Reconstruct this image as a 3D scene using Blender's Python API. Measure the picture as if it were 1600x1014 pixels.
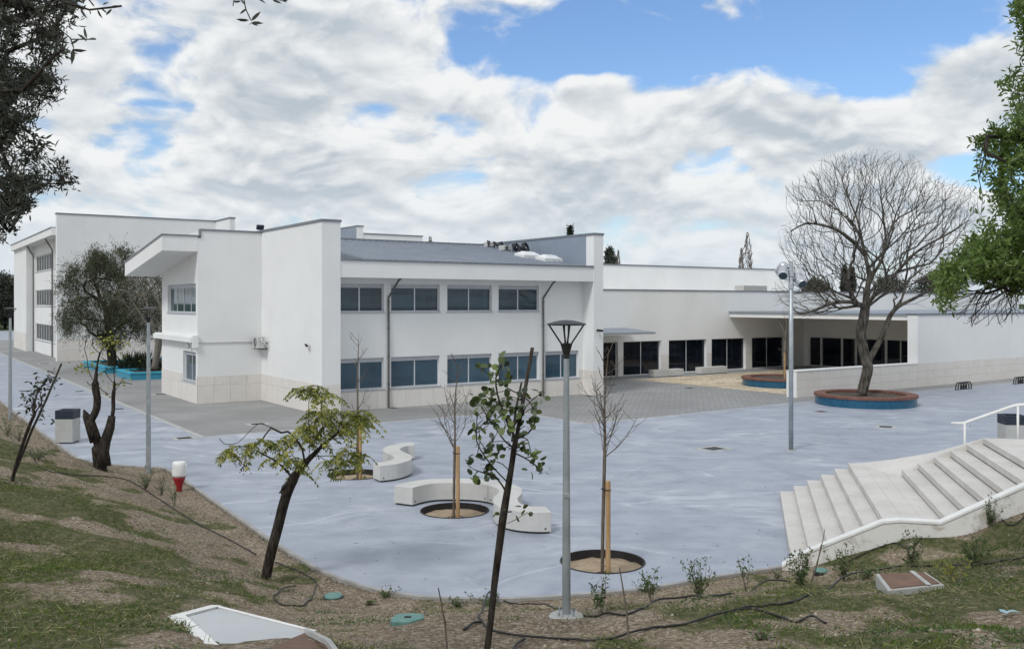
import bpy, math, random
import numpy as np
from mathutils import Vector, Matrix
from mathutils.geometry import delaunay_2d_cdt
S = bpy.context.scene
for o in list(bpy.data.objects): bpy.data.objects.remove(o)
RG = math.radians
# ------------------------------------------------------------------ camera
F, HZ, CH = 1442.0, 473.5, 5.3
cam = bpy.data.cameras.new('camera'); co = bpy.data.objects.new('camera', cam)
S.collection.objects.link(co); S.camera = co
co.location = (0, 0, CH); co.rotation_euler = (RG(90), 0, 0)
cam.sensor_width = 36; cam.lens = F / 1600 * 36; cam.shift_y = -(507 - HZ) / 1600
cam.clip_start = .1; cam.clip_end = 6000
# ------------------------------------------------------------------ exposure
S.view_settings.view_transform = 'Standard'; S.view_settings.look = 'None'
S.view_settings.exposure = 0.16; S.view_settings.gamma = 1
# ------------------------------------------------------------------ sun
SUN_EL, SUN_AZ = RG(46), RG(-146)        # azimuth from +Y towards +X
sl = bpy.data.lights.new('sun', 'SUN'); so = bpy.data.objects.new('sun', sl); S.collection.objects.link(so)
sl.energy = 1.5; sl.angle = RG(13); sl.color = (1, .985, .965)
sd = Vector((math.sin(SUN_AZ) * math.cos(SUN_EL), math.cos(SUN_AZ) * math.cos(SUN_EL), math.sin(SUN_EL)))
so.rotation_euler = sd.to_track_quat('Z', 'Y').to_euler(); so.location = sd * 60
# ------------------------------------------------------------------ sky
wd = bpy.data.worlds.new('World'); S.world = wd; wd.use_nodes = True
nt = wd.node_tree; nt.nodes.clear()
class NG:
    """tiny node helper"""
    def __init__(s, nt): s.nt = nt
    def n(s, t, ins=None, **kw):
        nd = s.nt.nodes.new(t)
        for k, v in kw.items(): setattr(nd, k, v)
        if ins:
            for k, v in ins.items():
                sk = nd.inputs[k]
                if isinstance(v, bpy.types.NodeSocket): s.nt.links.new(v, sk)
                else: sk.default_value = v
        return nd
    def m(s, op, a, b=0.0, c=0.0, clamp=False):
        nd = s.n('ShaderNodeMath', {0: a, 1: b, 2: c}, operation=op); nd.use_clamp = clamp
        return nd.outputs[0]
    def mix(s, f, a, b, bt='MIX'):
        nd = s.n('ShaderNodeMix', data_type='RGBA', blend_type=bt)
        for i, v in ((0, f), (6, a), (7, b)):
            sk = nd.inputs[i]
            if isinstance(v, bpy.types.NodeSocket): s.nt.links.new(v, sk)
            else: sk.default_value = v if i == 0 else (tuple(v) + (1,) if len(v) == 3 else v)
        return nd.outputs[2]
    def noise(s, vec, scale, detail=4, rough=.5, dist=0.0):
        return s.n('ShaderNodeTexNoise', {'Vector': vec, 'Scale': scale, 'Detail': detail, 'Roughness': rough, 'Distortion': dist}).outputs[0]
    def ss(s, v, a, b, lo=0.0, hi=1.0):
        return s.n('ShaderNodeMapRange', {0: v, 1: a, 2: b, 3: lo, 4: hi}, interpolation_type='SMOOTHSTEP').outputs[0]
    def vm(s, op, a, b): return s.n('ShaderNodeVectorMath', {0: a, 1: b}, operation=op).outputs[0]
g = NG(nt)
tc = g.n('ShaderNodeTexCoord'); D = g.n('ShaderNodeVectorMath', {0: tc.outputs['Generated']}, operation='NORMALIZE').outputs[0]
sp = g.n('ShaderNodeSeparateXYZ', {0: D}); dx, dy, dz = sp.outputs
dzc = g.m('MAXIMUM', dz, 0.0)
def cloudp(up, off=0.0):
    """direction, squeezed so that clouds flatten towards the horizon"""
    e = g.m('MULTIPLY', g.m('POWER', g.m('ADD', dzc, .012), .78), 1.75)
    e = g.m('ADD', e, up)
    return g.n('ShaderNodeCombineXYZ', {0: g.m('ADD', dx, off), 1: g.m('ADD', dy, 3.1), 2: e}).outputs[0]
P1 = cloudp(0.0); P2 = cloudp(.026)
def cn(P):
    w = g.vm('MULTIPLY', g.vm('SUBTRACT', g.n('ShaderNodeTexNoise', {'Vector': P, 'Scale': 5.0, 'Detail': 2}).outputs[1], (.5, .5, .5)), (.16, .16, .12))
    q = g.vm('ADD', P, w)
    a_ = g.noise(q, 7.2, 7, .54); b_ = g.m('ABSOLUTE', g.m('SUBTRACT', g.noise(q, 19.0, 1, .4), .5))
    return g.m('ADD', g.m('ADD', g.m('MULTIPLY', g.m('SUBTRACT', a_, .5), 1.25), .5), g.m('MULTIPLY', g.m('SUBTRACT', .10, b_), .32))
n1 = cn(P1); n2 = cn(P2)
bias = 0.168
def blob(px, py, rx, ry, amt):
    """a gap or a thickening of the cloud field around one direction of the sky"""
    global bias
    c = Vector(((px - 800) / F, 1, (HZ - py) / F)); L = c.length; c.normalize()
    ax = g.m('DIVIDE', g.m('SUBTRACT', dx, c.x), rx / F / L); ay = g.m('DIVIDE', g.m('SUBTRACT', dy, c.y), .55)
    az = g.m('DIVIDE', g.m('SUBTRACT', dz, c.z), ry / F / L)
    d2 = g.m('ADD', g.m('ADD', g.m('MULTIPLY', ax, ax), g.m('MULTIPLY', ay, ay)), g.m('MULTIPLY', az, az))
    e = g.m('MULTIPLY', g.m('EXPONENT', g.m('MULTIPLY', d2, -1.0)), amt)
    bias = g.m('ADD', bias, e)
for b in ((1270, -10, 380, 150, -.38), (880, 80, 120, 55, -.28), (1000, 215, 150, 22, -.12), (1330, 120, 130, 50, -.2), (1075, 170, 100, 50, .36), (915, 140, 75, 32, .36),
          (1520, 120, 90, 45, .46), (1340, 205, 190, 36, .34), (1520, 260, 60, 40, -.2), (250, 165, 60, 14, -.16), (170, 170, 80, 50, .10), (420, 230, 300, 60, .06), (560, 90, 230, 80, .12),
          (880, 0, 120, 60, .05)):
    blob(*b)
dens = g.m('ADD', n1, bias)
mask = g.ss(dens, .44, .62)
lit = g.m('ADD', .45, g.m('MULTIPLY', g.m('SUBTRACT', n1, n2), 3.9), clamp=True)
thick = g.ss(dens, .60, .84)
lit2 = g.m('SUBTRACT', g.m('ADD', lit, .30), g.m('MULTIPLY', thick, .40), clamp=True)
low = g.ss(dz, .0, .16)
ccol = g.mix(lit2, (4.6, 5.2, 5.75), (8.3, 8.45, 8.5))
ccol = g.mix(g.m('MULTIPLY', g.m('SUBTRACT', 1.0, low), .42), ccol, (5.6, 6.7, 7.7))
sky = g.n('ShaderNodeTexSky', sky_type='NISHITA'); sky.sun_disc = False; sky.sun_elevation = SUN_EL; sky.sun_rotation = SUN_AZ
sky.altitude = 0; sky.air_density = 1.2; sky.dust_density = .6; sky.ozone_density = 2.0
skc = g.mix(1.0, sky.outputs[0], (.95, 1.12, 1.38), 'MULTIPLY')
skc = g.mix(g.m('MULTIPLY', g.m('SUBTRACT', 1.0, low), .35), skc, (5.6, 6.7, 7.9))
full = g.mix(mask, skc, ccol)
bg = g.n('ShaderNodeBackground', {0: full, 1: .096}); out = g.n('ShaderNodeOutputWorld', {0: bg.outputs[0]})

# ================================================================== helpers
COL = S.collection
AU = RG(34.4)                                   # direction of the school's long axis
RU = Matrix.Rotation(AU, 4, 'Z')
def W(u, v, z=0.0): return RU @ Vector((u, v, z))
def px3(px, py, Y): return Vector(((px - 800) / F * Y, Y, CH - (py - HZ) / F * Y))
def gp(px, py, z=0.0):
    Y = F * (CH - z) / (py - HZ); return Vector(((px - 800) / F * Y, Y, z))
def wuv(p): q = RU.inverted() @ Vector((p[0], p[1], 0)); return q.x, q.y
class MB:
    def __init__(s, M=None): s.v = []; s.f = []; s.M = M
    def add(s, vs, fs):
        b = len(s.v)
        for p in vs:
            p = Vector(p); s.v.append(s.M @ p if s.M is not None else p)
        s.f += [tuple(b + i for i in f) for f in fs]
        return s
    def box(s, x0, x1, y0, y1, z0, z1):
        return s.add([(x0, y0, z0), (x1, y0, z0), (x1, y1, z0), (x0, y1, z0), (x0, y0, z1), (x1, y0, z1), (x1, y1, z1), (x0, y1, z1)],
                     [(0, 3, 2, 1), (4, 5, 6, 7), (0, 1, 5, 4), (1, 2, 6, 5), (2, 3, 7, 6), (3, 0, 4, 7)])
    def quad(s, a, b, c, d): return s.add([a, b, c, d], [(0, 1, 2, 3)])
    def prism(s, poly, z0, z1):
        n = len(poly)
        return s.add([(p[0], p[1], z0) for p in poly] + [(p[0], p[1], z1) for p in poly],
                     [tuple(range(n))[::-1], tuple(range(n, 2 * n))] + [(i, (i + 1) % n, n + (i + 1) % n, n + i) for i in range(n)])
    def xprism(s, poly, x0, x1):   # polygon in (y, z), extruded along x
        n = len(poly)
        return s.add([(x0, p[0], p[1]) for p in poly] + [(x1, p[0], p[1]) for p in poly],
                     [tuple(range(n))[::-1], tuple(range(n, 2 * n))] + [(i, (i + 1) % n, n + (i + 1) % n, n + i) for i in range(n)])
    def tube(s, path, r, n=8, cap=True):
        path = [Vector(p) for p in path]; m = len(path)
        rr = r if isinstance(r, (list, tuple)) else [r] * m
        vs = []; t0 = (path[1] - path[0]).normalized()
        nn = t0.orthogonal().normalized()
        for i in range(m):
            t = (path[min(i + 1, m - 1)] - path[max(i - 1, 0)]).normalized()
            nn = (nn - t * nn.dot(t)); nn = nn.normalized() if nn.length > 1e-6 else t.orthogonal().normalized()
            bb = t.cross(nn)
            for k in range(n):
                a = 2 * math.pi * k / n
                vs.append(path[i] + (nn * math.cos(a) + bb * math.sin(a)) * rr[i])
        fs = [(i * n + k, i * n + (k + 1) % n, (i + 1) * n + (k + 1) % n, (i + 1) * n + k) for i in range(m - 1) for k in range(n)]
        if cap: fs += [tuple(range(n))[::-1], tuple(range((m - 1) * n, m * n))]
        return s.add(vs, fs)
    def lathe(s, prof, c=(0, 0, 0), n=16, cap=True):
        vs = []; m = len(prof)
        for r, z in prof:
            for k in range(n):
                a = 2 * math.pi * k / n; vs.append((c[0] + r * math.cos(a), c[1] + r * math.sin(a), c[2] + z))
        fs = [(i * n + k, i * n + (k + 1) % n, (i + 1) * n + (k + 1) % n, (i + 1) * n + k) for i in range(m - 1) for k in range(n)]
        if cap: fs += [tuple(range(n))[::-1], tuple(range((m - 1) * n, m * n))]
        return s.add(vs, fs)
FR = {}
def setp(o, label=None, cat=None, group=None, kind=None):
    if label: o['label'] = label
    if cat: o['category'] = cat
    if group: o['group'] = group
    if kind: o['kind'] = kind
    return o
def root(name, loc, label, cat, group=None, rz=0.0):
    o = bpy.data.objects.new(name, None); COL.objects.link(o); o.location = loc; o.rotation_euler = (0, 0, rz)
    o.empty_display_size = .3
    FR[o.name] = Matrix.Translation(Vector(loc)) @ Matrix.Rotation(rz, 4, 'Z')
    return setp(o, label, cat, group)
def fm(me, mat, smooth=False):
    me.materials.append(mat)
    if smooth: me.polygons.foreach_set('use_smooth', [True] * len(me.polygons))
    me.update()
def obj(name, mb, mat, parent=None, origin=None, smooth=False, bevel=0.0, label=None, kind=None, fixn=True):
    me = bpy.data.meshes.new(name)
    if parent is not None: fr = FR[parent.name]
    elif origin is not None: fr = Matrix.Translation(Vector(origin))
    else: fr = Matrix.Identity(4)
    inv = fr.inverted()
    me.from_pydata([inv @ p for p in mb.v], [], mb.f)
    fm(me, mat, smooth)
    o = bpy.data.objects.new(name, me); COL.objects.link(o)
    if parent is not None: o.parent = parent
    else: o.matrix_world = fr
    FR[o.name] = fr
    if bevel:
        b = o.modifiers.new('b', 'BEVEL'); b.width = bevel; b.segments = 2; b.limit_method = 'ANGLE'; b.angle_limit = RG(40)
    if smooth and bevel == 0: pass
    return setp(o, label, None, None, kind)
def copy_tree(o, parent=None):
    c = o.copy(); COL.objects.link(c)
    if parent is not None: c.parent = parent
    for ch in list(o.children): copy_tree(ch, c)
    return c
def npmesh(name, V, Fc, mat, tone=None, parent=None, origin=None, smooth=False):
    """V (n,3) array, Fc (m,k) array of equal sized faces"""
    V = np.asarray(V, dtype=np.float64)
    if parent is not None: fr = FR[parent.name]
    elif origin is not None: fr = Matrix.Translation(Vector(origin))
    else: fr = Matrix.Identity(4)
    inv = np.array(fr.inverted()); V = V @ inv[:3, :3].T + inv[:3, 3]
    me = bpy.data.meshes.new(name); k = Fc.shape[1]
    me.vertices.add(len(V)); me.vertices.foreach_set('co', V.astype(np.float32).ravel())
    me.loops.add(Fc.size); me.loops.foreach_set('vertex_index', Fc.astype(np.int32).ravel())
    me.polygons.add(len(Fc)); me.polygons.foreach_set('loop_start', np.arange(0, Fc.size, k, dtype=np.int32))
    me.polygons.foreach_set('loop_total', np.full(len(Fc), k, dtype=np.int32))
    if tone is not None:
        at = me.attributes.new('tone', 'FLOAT', 'POINT'); at.data.foreach_set('value', np.asarray(tone, dtype=np.float32))
    me.update(calc_edges=True); me.validate()
    fm(me, mat, smooth)
    o = bpy.data.objects.new(name, me); COL.objects.link(o)
    if parent is not None: o.parent = parent
    else: o.matrix_world = fr
    FR[o.name] = fr
    return o
# ------------------------------------------------------------------ materials
MATS = {}
def mat(name, col, rough=.7, metal=0.0, var=None, vs=3.0, bump=0.0, bs=30.0, build=None, spec=.5, dark=None, stretch=(1, 1, 1), coat=0.0):
    m = bpy.data.materials.new(name); m.use_nodes = True; t = m.node_tree; t.nodes.clear(); q = NG(t)
    b = q.n('ShaderNodeBsdfPrincipled', {'Roughness': rough, 'Metallic': metal, 'Specular IOR Level': spec, 'Coat Weight': coat})
    q.n('ShaderNodeOutputMaterial', {0: b.outputs[0]})
    geo = q.n('ShaderNodeNewGeometry'); pos = geo.outputs['Position']
    p = q.vm('MULTIPLY', pos, stretch)
    c = tuple(col) + (1,)
    if build: c = build(q, pos, b)
    elif var is not None:
        n = q.noise(p, vs, 6, .6)
        c = q.mix(q.ss(n, .3, .7), col, var)
    if isinstance(c, bpy.types.NodeSocket): t.links.new(c, b.inputs[0])
    else: b.inputs[0].default_value = c
    if bump:
        bn = q.n('ShaderNodeBump', {'Strength': bump, 'Distance': .02, 'Height': q.noise(p, bs, 5, .6)})
        t.links.new(bn.outputs[0], b.inputs['Normal'])
    MATS[name] = m
    return m
def b_plaster(q, pos, b):
    n = q.noise(pos, .35, 4, .6); n2 = q.noise(q.vm('MULTIPLY', pos, (2.6, 2.6, .22)), 1.0, 6, .65)
    c = q.mix(q.ss(n, .3, .7), (.755, .76, .75), (.80, .805, .795))
    z = q.n('ShaderNodeSeparateXYZ', {0: pos}).outputs[2]
    c = q.mix(q.m('MULTIPLY', q.ss(n2, .52, .78), .13), c, (.60, .60, .57))
    zz = q.n('ShaderNodeSeparateXYZ', {0: pos}).outputs[2]; n8 = q.noise(q.vm('MULTIPLY', pos, (6, 6, .12)), 1.0, 5, .7)
    c = q.mix(q.m('MULTIPLY', q.ss(n8, .58, .74), .11), c, (.50, .50, .48))
    return c
M_PL = mat('white_plaster', (.77, .76, .73), .85, build=b_plaster, bump=.08, bs=60, spec=.3)
def b_stone(q, pos, b):
    ri = q.n('ShaderNodeObjectInfo').outputs['Random']
    n = q.noise(q.vm('ADD', pos, q.n('ShaderNodeCombineXYZ', {0: q.m('MULTIPLY', ri, 40.0)}).outputs[0]), 1.6, 6, .65)
    c = q.mix(q.ss(n, .3, .72), (.73, .695, .65), (.67, .635, .59))
    c = q.mix(q.m('MULTIPLY', ri, .5), c, (.76, .73, .69))
    n3 = q.noise(q.vm('MULTIPLY', pos, (1.8, 1.8, .9)), 2.2, 7, .7)
    c = q.mix(q.m('MULTIPLY', q.ss(n3, .53, .74), .42), c, (.46, .44, .41))
    return c
M_ST = mat('limestone_panel', (.6, .56, .5), .7, build=b_stone, bump=.1, bs=25)
M_JT = mat('stone_joint', (.48, .44, .40), .9)
M_CO = mat('coping_metal', (.20, .215, .24), .45, .5, var=(.25, .265, .29), vs=1.2)
M_RF = mat('roof_sheet', (.235, .27, .32), .55, .15, var=(.28, .31, .355), vs=.7, stretch=(1, 1, 1))
M_CL = mat('cladding_sheet', (.25, .295, .36), .5, .15, var=(.28, .325, .385), vs=.9)
M_AL = mat('aluminium_frame', (.60, .62, .64), .45, .2, var=(.66, .68, .70), vs=3)
M_SH = mat('shutter_box', (.42, .44, .47), .5, var=(.48, .50, .52), vs=3)
M_PIPE = mat('downpipe_metal', (.12, .12, .12), .5, .5, var=(.17, .165, .16), vs=2)
M_BK = mat('black_metal', (.012, .013, .015), .45, .1, var=(.022, .023, .026), vs=4)
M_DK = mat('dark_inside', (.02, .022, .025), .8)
def b_glass(c0, c1, blind=None):
    def f(q, pos, b):
        ri = q.n('ShaderNodeObjectInfo').outputs['Random']; z = q.n('ShaderNodeSeparateXYZ', {0: pos}).outputs[2]
        n = q.noise(q.vm('MULTIPLY', pos, (2.6, 2.6, .3)), 1.0, 4, .6)
        n2 = q.noise(q.vm('MULTIPLY', pos, (.5, .5, 1.6)), 1.0, 4, .55)
        c = q.mix(q.ss(n2, .40, .60), c0, c1)
        c = q.mix(q.m('MULTIPLY', q.ss(n, .50, .72), .5), c, tuple(x * 1.6 for x in c1))
        if blind:
            zb = q.m('ADD', blind[0], q.m('MULTIPLY', q.m('FRACT', q.m('MULTIPLY', ri, 7.3)), blind[1]))
            up = q.m('GREATER_THAN', z, zb) if blind[3] else q.m('LESS_THAN', z, zb)
            sl_ = q.m('MULTIPLY', q.m('SINE', q.m('MULTIPLY', z, 70.0)), .12)
            c = q.mix(q.m('MULTIPLY', up, q.m('ADD', .62, sl_)), c, blind[2])
        return q.mix(q.m('MULTIPLY', q.m('FRACT', q.m('MULTIPLY', ri, 3.1)), .6), c, tuple(x * .55 for x in c1))
    return f
M_G1 = mat('upper_window_glass', (0, 0, 0), .03, build=b_glass((.006, .024, .038), (.03, .065, .085), (5.0, .8, (.045, .085, .11), 0)), spec=.6)
M_G2 = mat('lower_window_glass', (0, 0, 0), .06, build=b_glass((.022, .062, .095), (.05, .10, .14), (1.1, 1.2, (.06, .115, .16), 1)), spec=.6)
M_G3 = mat('dark_door_glass', (0, 0, 0), .03, build=b_glass((.004, .006, .010), (.012, .017, .027)), spec=.45)
M_LV = mat('louvre_grey', (.035, .04, .045), .5, var=(.10, .105, .11), vs=2.5)
def b_conc(q, pos, b):
    ps = q.vm('MULTIPLY', pos, (1.0, 1.0, 0.0))
    w = q.n('ShaderNodeTexNoise', {'Vector': ps, 'Scale': .18, 'Detail': 2}).outputs[1]
    pw = q.vm('ADD', ps, q.vm('MULTIPLY', w, (4, 4, 0)))
    n1 = q.noise(q.vm('MULTIPLY', pw, (.5, 1.1, 1)), 1.0, 8, .68)
    n2 = q.noise(pw, .22, 3, .5)
    n3 = q.noise(ps, 9, 5, .7)
    c = q.mix(q.ss(n1, .30, .70), (.235, .262, .318), (.40, .428, .487))
    c = q.mix(q.m('MULTIPLY', q.ss(n2, .35, .65), .5), c, (.30, .33, .395))
    n6 = q.noise(ps, 1.1, 6, .6)
    c = q.mix(q.m('MULTIPLY', q.ss(n6, .38, .66), .45), c, (.43, .46, .52))
    md = q.noise(ps, .35, 3, .6)
    for sc_, rt, am in ((.16, 0.0, .6), (.12, .9, .5), (.3, 2.1, .35)):
        ro = q.n('ShaderNodeMapping', {'Vector': pw, 'Rotation': (0, 0, rt), 'Scale': (.55, 1.5, 1), 'Location': (rt * 9, 3, 0)}).outputs[0]
        ln = q.m('ABSOLUTE', q.m('SUBTRACT', q.noise(ro, sc_, 5, .42), .5))
        c = q.mix(q.m('MULTIPLY', q.m('MULTIPLY', q.ss(ln, .012, .002), am), q.ss(md, .42, .62)), c, (.56, .585, .635))
    c = q.mix(q.m('MULTIPLY', q.ss(n3, .3, .75), .28), c, (.255, .29, .345))
    n7 = q.noise(ps, 28, 3, .6)
    c = q.mix(q.m('MULTIPLY', q.ss(n7, .5, .72), .22), c, (.23, .26, .31))
    sp_ = q.noise(ps, 3.3, 2, .5)
    c = q.mix(q.m('MULTIPLY', q.ss(sp_, .745, .765), .6), c, (.10, .10, .11))
    vo = q.n('ShaderNodeTexVoronoi', {'Vector': ps, 'Scale': .055}, feature='DISTANCE_TO_EDGE').outputs[0]
    c = q.mix(q.m('MULTIPLY', q.ss(vo, .0015, .0, 0, 1), .25), c, (.2, .21, .24))
    q.nt.links.new(q.ss(n1, .3, .7, .5, .72), b.inputs['Roughness'])
    return c
M_CN = mat('blue_grey_concrete', (.35, .36, .42), .6, build=b_conc, bump=.05, bs=40)
RUI = RU.inverted().to_euler().z
def b_pave(c0, c1, cj, bw, bh, mortar, streak=None):
    def f(q, pos, b):
        r = q.n('ShaderNodeMapping', {'Vector': pos, 'Rotation': (0, 0, RUI)}).outputs[0]
        br = q.n('ShaderNodeTexBrick', {'Vector': r, 'Color1': (0, 0, 0, 1), 'Color2': (1, 1, 1, 1), 'Mortar': (.5, .5, .5, 1), 'Scale': 1.0,
             'Mortar Size': mortar, 'Mortar Smooth': .2, 'Bias': 0.0, 'Brick Width': bw, 'Row Height': bh})
        n = q.noise(pos, .3, 5, .6)
        c = q.mix(br.outputs[0], c0, c1)
        c = q.mix(q.m('MULTIPLY', q.ss(n, .3, .7), .7), c, tuple(x * .78 for x in c0))
        if streak:
            s_ = q.noise(q.vm('MULTIPLY', r, (.7, 2.2, 1)), 1.2, 5, .6)
            c = q.mix(q.m('MULTIPLY', q.ss(s_, .46, .58), .85), c, streak)
        n4 = q.noise(pos, .14, 3, .55)
        c = q.mix(q.m('MULTIPLY', q.ss(n4, .52, .62), .25), c, tuple(min(1, x * 1.5) for x in c0))
        c = q.mix(br.outputs[1], c, cj)
        bn = q.n('ShaderNodeBump', {'Strength': .6, 'Distance': .01, 'Height': q.m('SUBTRACT', 1.0, br.outputs[1])})
        q.nt.links.new(bn.outputs[0], b.inputs['Normal'])
        return c
    return f
M_PV = mat('grey_paving', (.3, .3, .3), .8, build=b_pave((.285, .285, .28), (.345, .345, .34), (.19, .19, .19), .42, .21, .022))
M_PV2 = mat('smooth_grey_paving', (.3, .3, .3), .8, build=b_pave((.27, .27, .265), (.30, .30, .295), (.25, .25, .245), .42, .21, .010))
M_YP = mat('cream_paving', (.6, .5, .35), .85, build=b_pave((.60, .50, .34), (.68, .60, .46), (.36, .30, .22), .5, .25, .02, streak=(.30, .25, .18)))
M_KC = mat('pale_concrete', (.46, .465, .45), .8, var=(.36, .36, .35), vs=2.5, bump=.15, bs=30)
M_KB = mat('kerb_concrete', (.27, .26, .24), .85, var=(.38, .37, .35), vs=2.5, bump=.2, bs=20)
def b_bench(q, pos, b):
    ri = q.n('ShaderNodeObjectInfo').outputs['Random']
    n = q.noise(pos, 1.5, 6, .65); n2 = q.noise(pos, 40, 3, .6)
    c = q.mix(q.ss(n, .3, .72), (.58, .575, .555), (.49, .485, .465))
    c = q.mix(q.m('MULTIPLY', q.ss(n2, .55, .7), .2), c, (.40, .40, .38))
    return q.mix(q.m('MULTIPLY', ri, .25), c, (.52, .51, .48))
M_BN = mat('bench_concrete', (.5, .5, .48), .75, build=b_bench, bump=.12, bs=50)
def b_step(q, pos, b):
    n = q.noise(pos, 1.1, 6, .65); n2 = q.noise(pos, 6, 6, .75)
    c = q.mix(q.ss(n, .3, .72), (.62, .60, .57), (.53, .51, .48))
    c = q.mix(q.m('MULTIPLY', q.ss(n2, .5, .72), .35), c, (.42, .40, .37))
    sp_ = q.noise(pos, 14, 2, .5)
    return q.mix(q.m('MULTIPLY', q.ss(sp_, .72, .76), .5), c, (.2, .18, .15))
M_SP = mat('step_concrete', (.6, .58, .55), .8, build=b_step, bump=.12, bs=40)
M_WP = mat('white_paint', (.80, .80, .78), .55, var=(.70, .70, .68), vs=4, bump=.05)
def b_wwall(q, pos, b):
    n = q.noise(pos, 2.2, 7, .7)
    return q.mix(q.ss(n, .50, .66), (.70, .69, .66), (.42, .39, .34))
M_WW = mat('peeling_white_wall', (.7, .7, .66), .85, build=b_wwall, bump=.25, bs=14)
M_ZN = mat('galvanised_steel', (.33, .37, .39), .42, .55, var=(.45, .49, .51), vs=7, stretch=(1, 1, .6))
M_ZN2 = mat('bright_zinc', (.50, .52, .54), .35, .75, var=(.62, .64, .66), vs=9)
def b_tile(q, pos, b):
    # square glazed tiles wrapped on the round wall
    o = q.n('ShaderNodeTexCoord').outputs['Object']; s = q.n('ShaderNodeSeparateXYZ', {0: o})
    an = q.m('MULTIPLY', q.m('ARCTAN2', s.outputs[1], s.outputs[0]), 2.5)
    v = q.n('ShaderNodeCombineXYZ', {0: an, 1: s.outputs[2], 2: 0.0}).outputs[0]
    br = q.n('ShaderNodeTexBrick', {'Vector': v, 'Color1': (0, 0, 0, 1), 'Color2': (1, 1, 1, 1), 'Mortar': (.5, .5, .5, 1), 'Scale': 1.0,
         'Mortar Size': .006, 'Mortar Smooth': .1, 'Bias': 0.0, 'Brick Width': .12, 'Row Height': .12}, offset=0.0)
    c = q.mix(br.outputs[0], (.006, .075, .15), (.012, .105, .195))
    return q.mix(br.outputs[1], c, (.03, .10, .16))
M_TL = mat('blue_glazed_tile', (.01, .09, .17), .25, build=b_tile)
M_BR = mat('terracotta_brick', (.14, .062, .045), .8, var=(.22, .105, .078), vs=5, bump=.3, bs=30)
M_TQ = mat('turquoise_paint', (.03, .33, .48), .6, var=(.06, .42, .56), vs=2.5)
M_TQD = mat('blue_painted_side', (.03, .25, .38), .6, var=(.05, .30, .43), vs=2.5)
M_SOIL = mat('pit_soil', (.27, .20, .13), .95, var=(.38, .30, .21), vs=5, bump=.8, bs=14)
M_SOILD = mat('dark_planting_soil', (.05, .04, .028), .95, var=(.09, .07, .05), vs=5, bump=.8, bs=14)
M_BKR = mat('black_rubber', (.010, .010, .011), .55, var=(.02, .02, .02), vs=8)
M_WOOD = mat('stake_wood', (.36, .22, .10), .7, var=(.46, .30, .15), vs=4, stretch=(4, 4, .6), bump=.15)
M_OWD = mat('weathered_stake', (.025, .02, .016), .85, var=(.085, .072, .058), vs=6, stretch=(5, 5, .8), bump=.3)
def barkm(name, a, b_, sc=6):
    return mat(name, a, .92, var=b_, vs=sc, stretch=(1.6, 1.6, .5), bump=1.0, bs=16, spec=.15)
M_BK1 = barkm('dark_bark', (.014, .011, .009), (.062, .052, .043), 11)
M_BK2 = barkm('grey_bark', (.035, .03, .025), (.15, .138, .115), 5)
M_BK3 = barkm('pale_grey_bark', (.14, .125, .105), (.24, .22, .19))
M_BK4 = barkm('sapling_bark', (.10, .08, .06), (.19, .16, .13), 12)
def leafm(name, a, b_, rough=.5, trans=.25, spec=.4):
    def f(q, pos, b):
        at = q.n('ShaderNodeAttribute', attribute_name='tone').outputs['Fac']
        return q.mix(at, a, b_)
    m = mat(name, a, rough, build=f, spec=spec)
    q = NG(m.node_tree); b = [n for n in m.node_tree.nodes if n.type == 'BSDF_PRINCIPLED'][0]
    if trans:
        at = q.n('ShaderNodeAttribute', attribute_name='tone').outputs['Fac']
        tr = q.n('ShaderNodeBsdfTranslucent', {0: q.mix(at, tuple(x * 1.2 for x in a), tuple(min(1, x * 1.5) for x in b_))})
        ms = q.n('ShaderNodeMixShader', {0: trans, 1: b.outputs[0], 2: tr.outputs[0]})
        o = [n for n in m.node_tree.nodes if n.type == 'OUTPUT_MATERIAL'][0]
        m.node_tree.links.new(ms.outputs[0], o.inputs[0])
    return m
M_LO = leafm('olive_leaf', (.03, .038, .026), (.11, .12, .09), .5, .2)
M_LG = leafm('fresh_green_leaf', (.036, .08, .02), (.20, .29, .07), .5, .35)
M_LP = leafm('pepper_leaf', (.034, .042, .022), (.125, .13, .065), .6, .25)
M_LC = leafm('compound_leaf', (.06, .09, .02), (.34, .33, .07), .45, .35)
M_LR = leafm('round_leaf', (.028, .045, .02), (.16, .21, .06), .35, .2)
M_LDK = leafm('conifer_leaf', (.010, .018, .010), (.03, .045, .02), .7, .1)
M_WEED = leafm('weed_leaf', (.035, .07, .02), (.10, .16, .05), .6, .2)
M_GRS = leafm('green_grass', (.03, .068, .014), (.15, .20, .045), .8, .2, .1)
M_DRY = leafm('dry_grass', (.09, .095, .04), (.34, .31, .17), .9, .15, .1)
M_GRV = leafm('gravel_stone', (.14, .105, .07), (.46, .40, .32), .9, 0, .2)
M_YEL = leafm('yellow_leaf', (.14, .17, .03), (.34, .33, .07), .6, .3)
M_BER = mat('brown_berries', (.06, .025, .02), .6, var=(.12, .05, .04), vs=40)
M_RED = mat('red_plastic', (.33, .012, .018), .45, var=(.26, .012, .018), vs=6)
M_GRN = mat('green_valve_plastic', (.10, .22, .20), .6, var=(.15, .28, .25), vs=9, bump=.2)
M_BRICKT = mat('brown_cover_slab', (.20, .115, .08), .9, var=(.13, .085, .06), vs=3.5, bump=.4, bs=12)
M_NAVY = mat('navy_bin_top', (.012, .02, .035), .5, var=(.02, .03, .045), vs=4)
M_BINC = mat('bin_concrete', (.40, .40, .38), .8, var=(.46, .46, .44), vs=3, bump=.1)
M_SKY = mat('skylight_dome', (.66, .68, .70), .25, var=(.74, .76, .78), vs=3)
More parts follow.
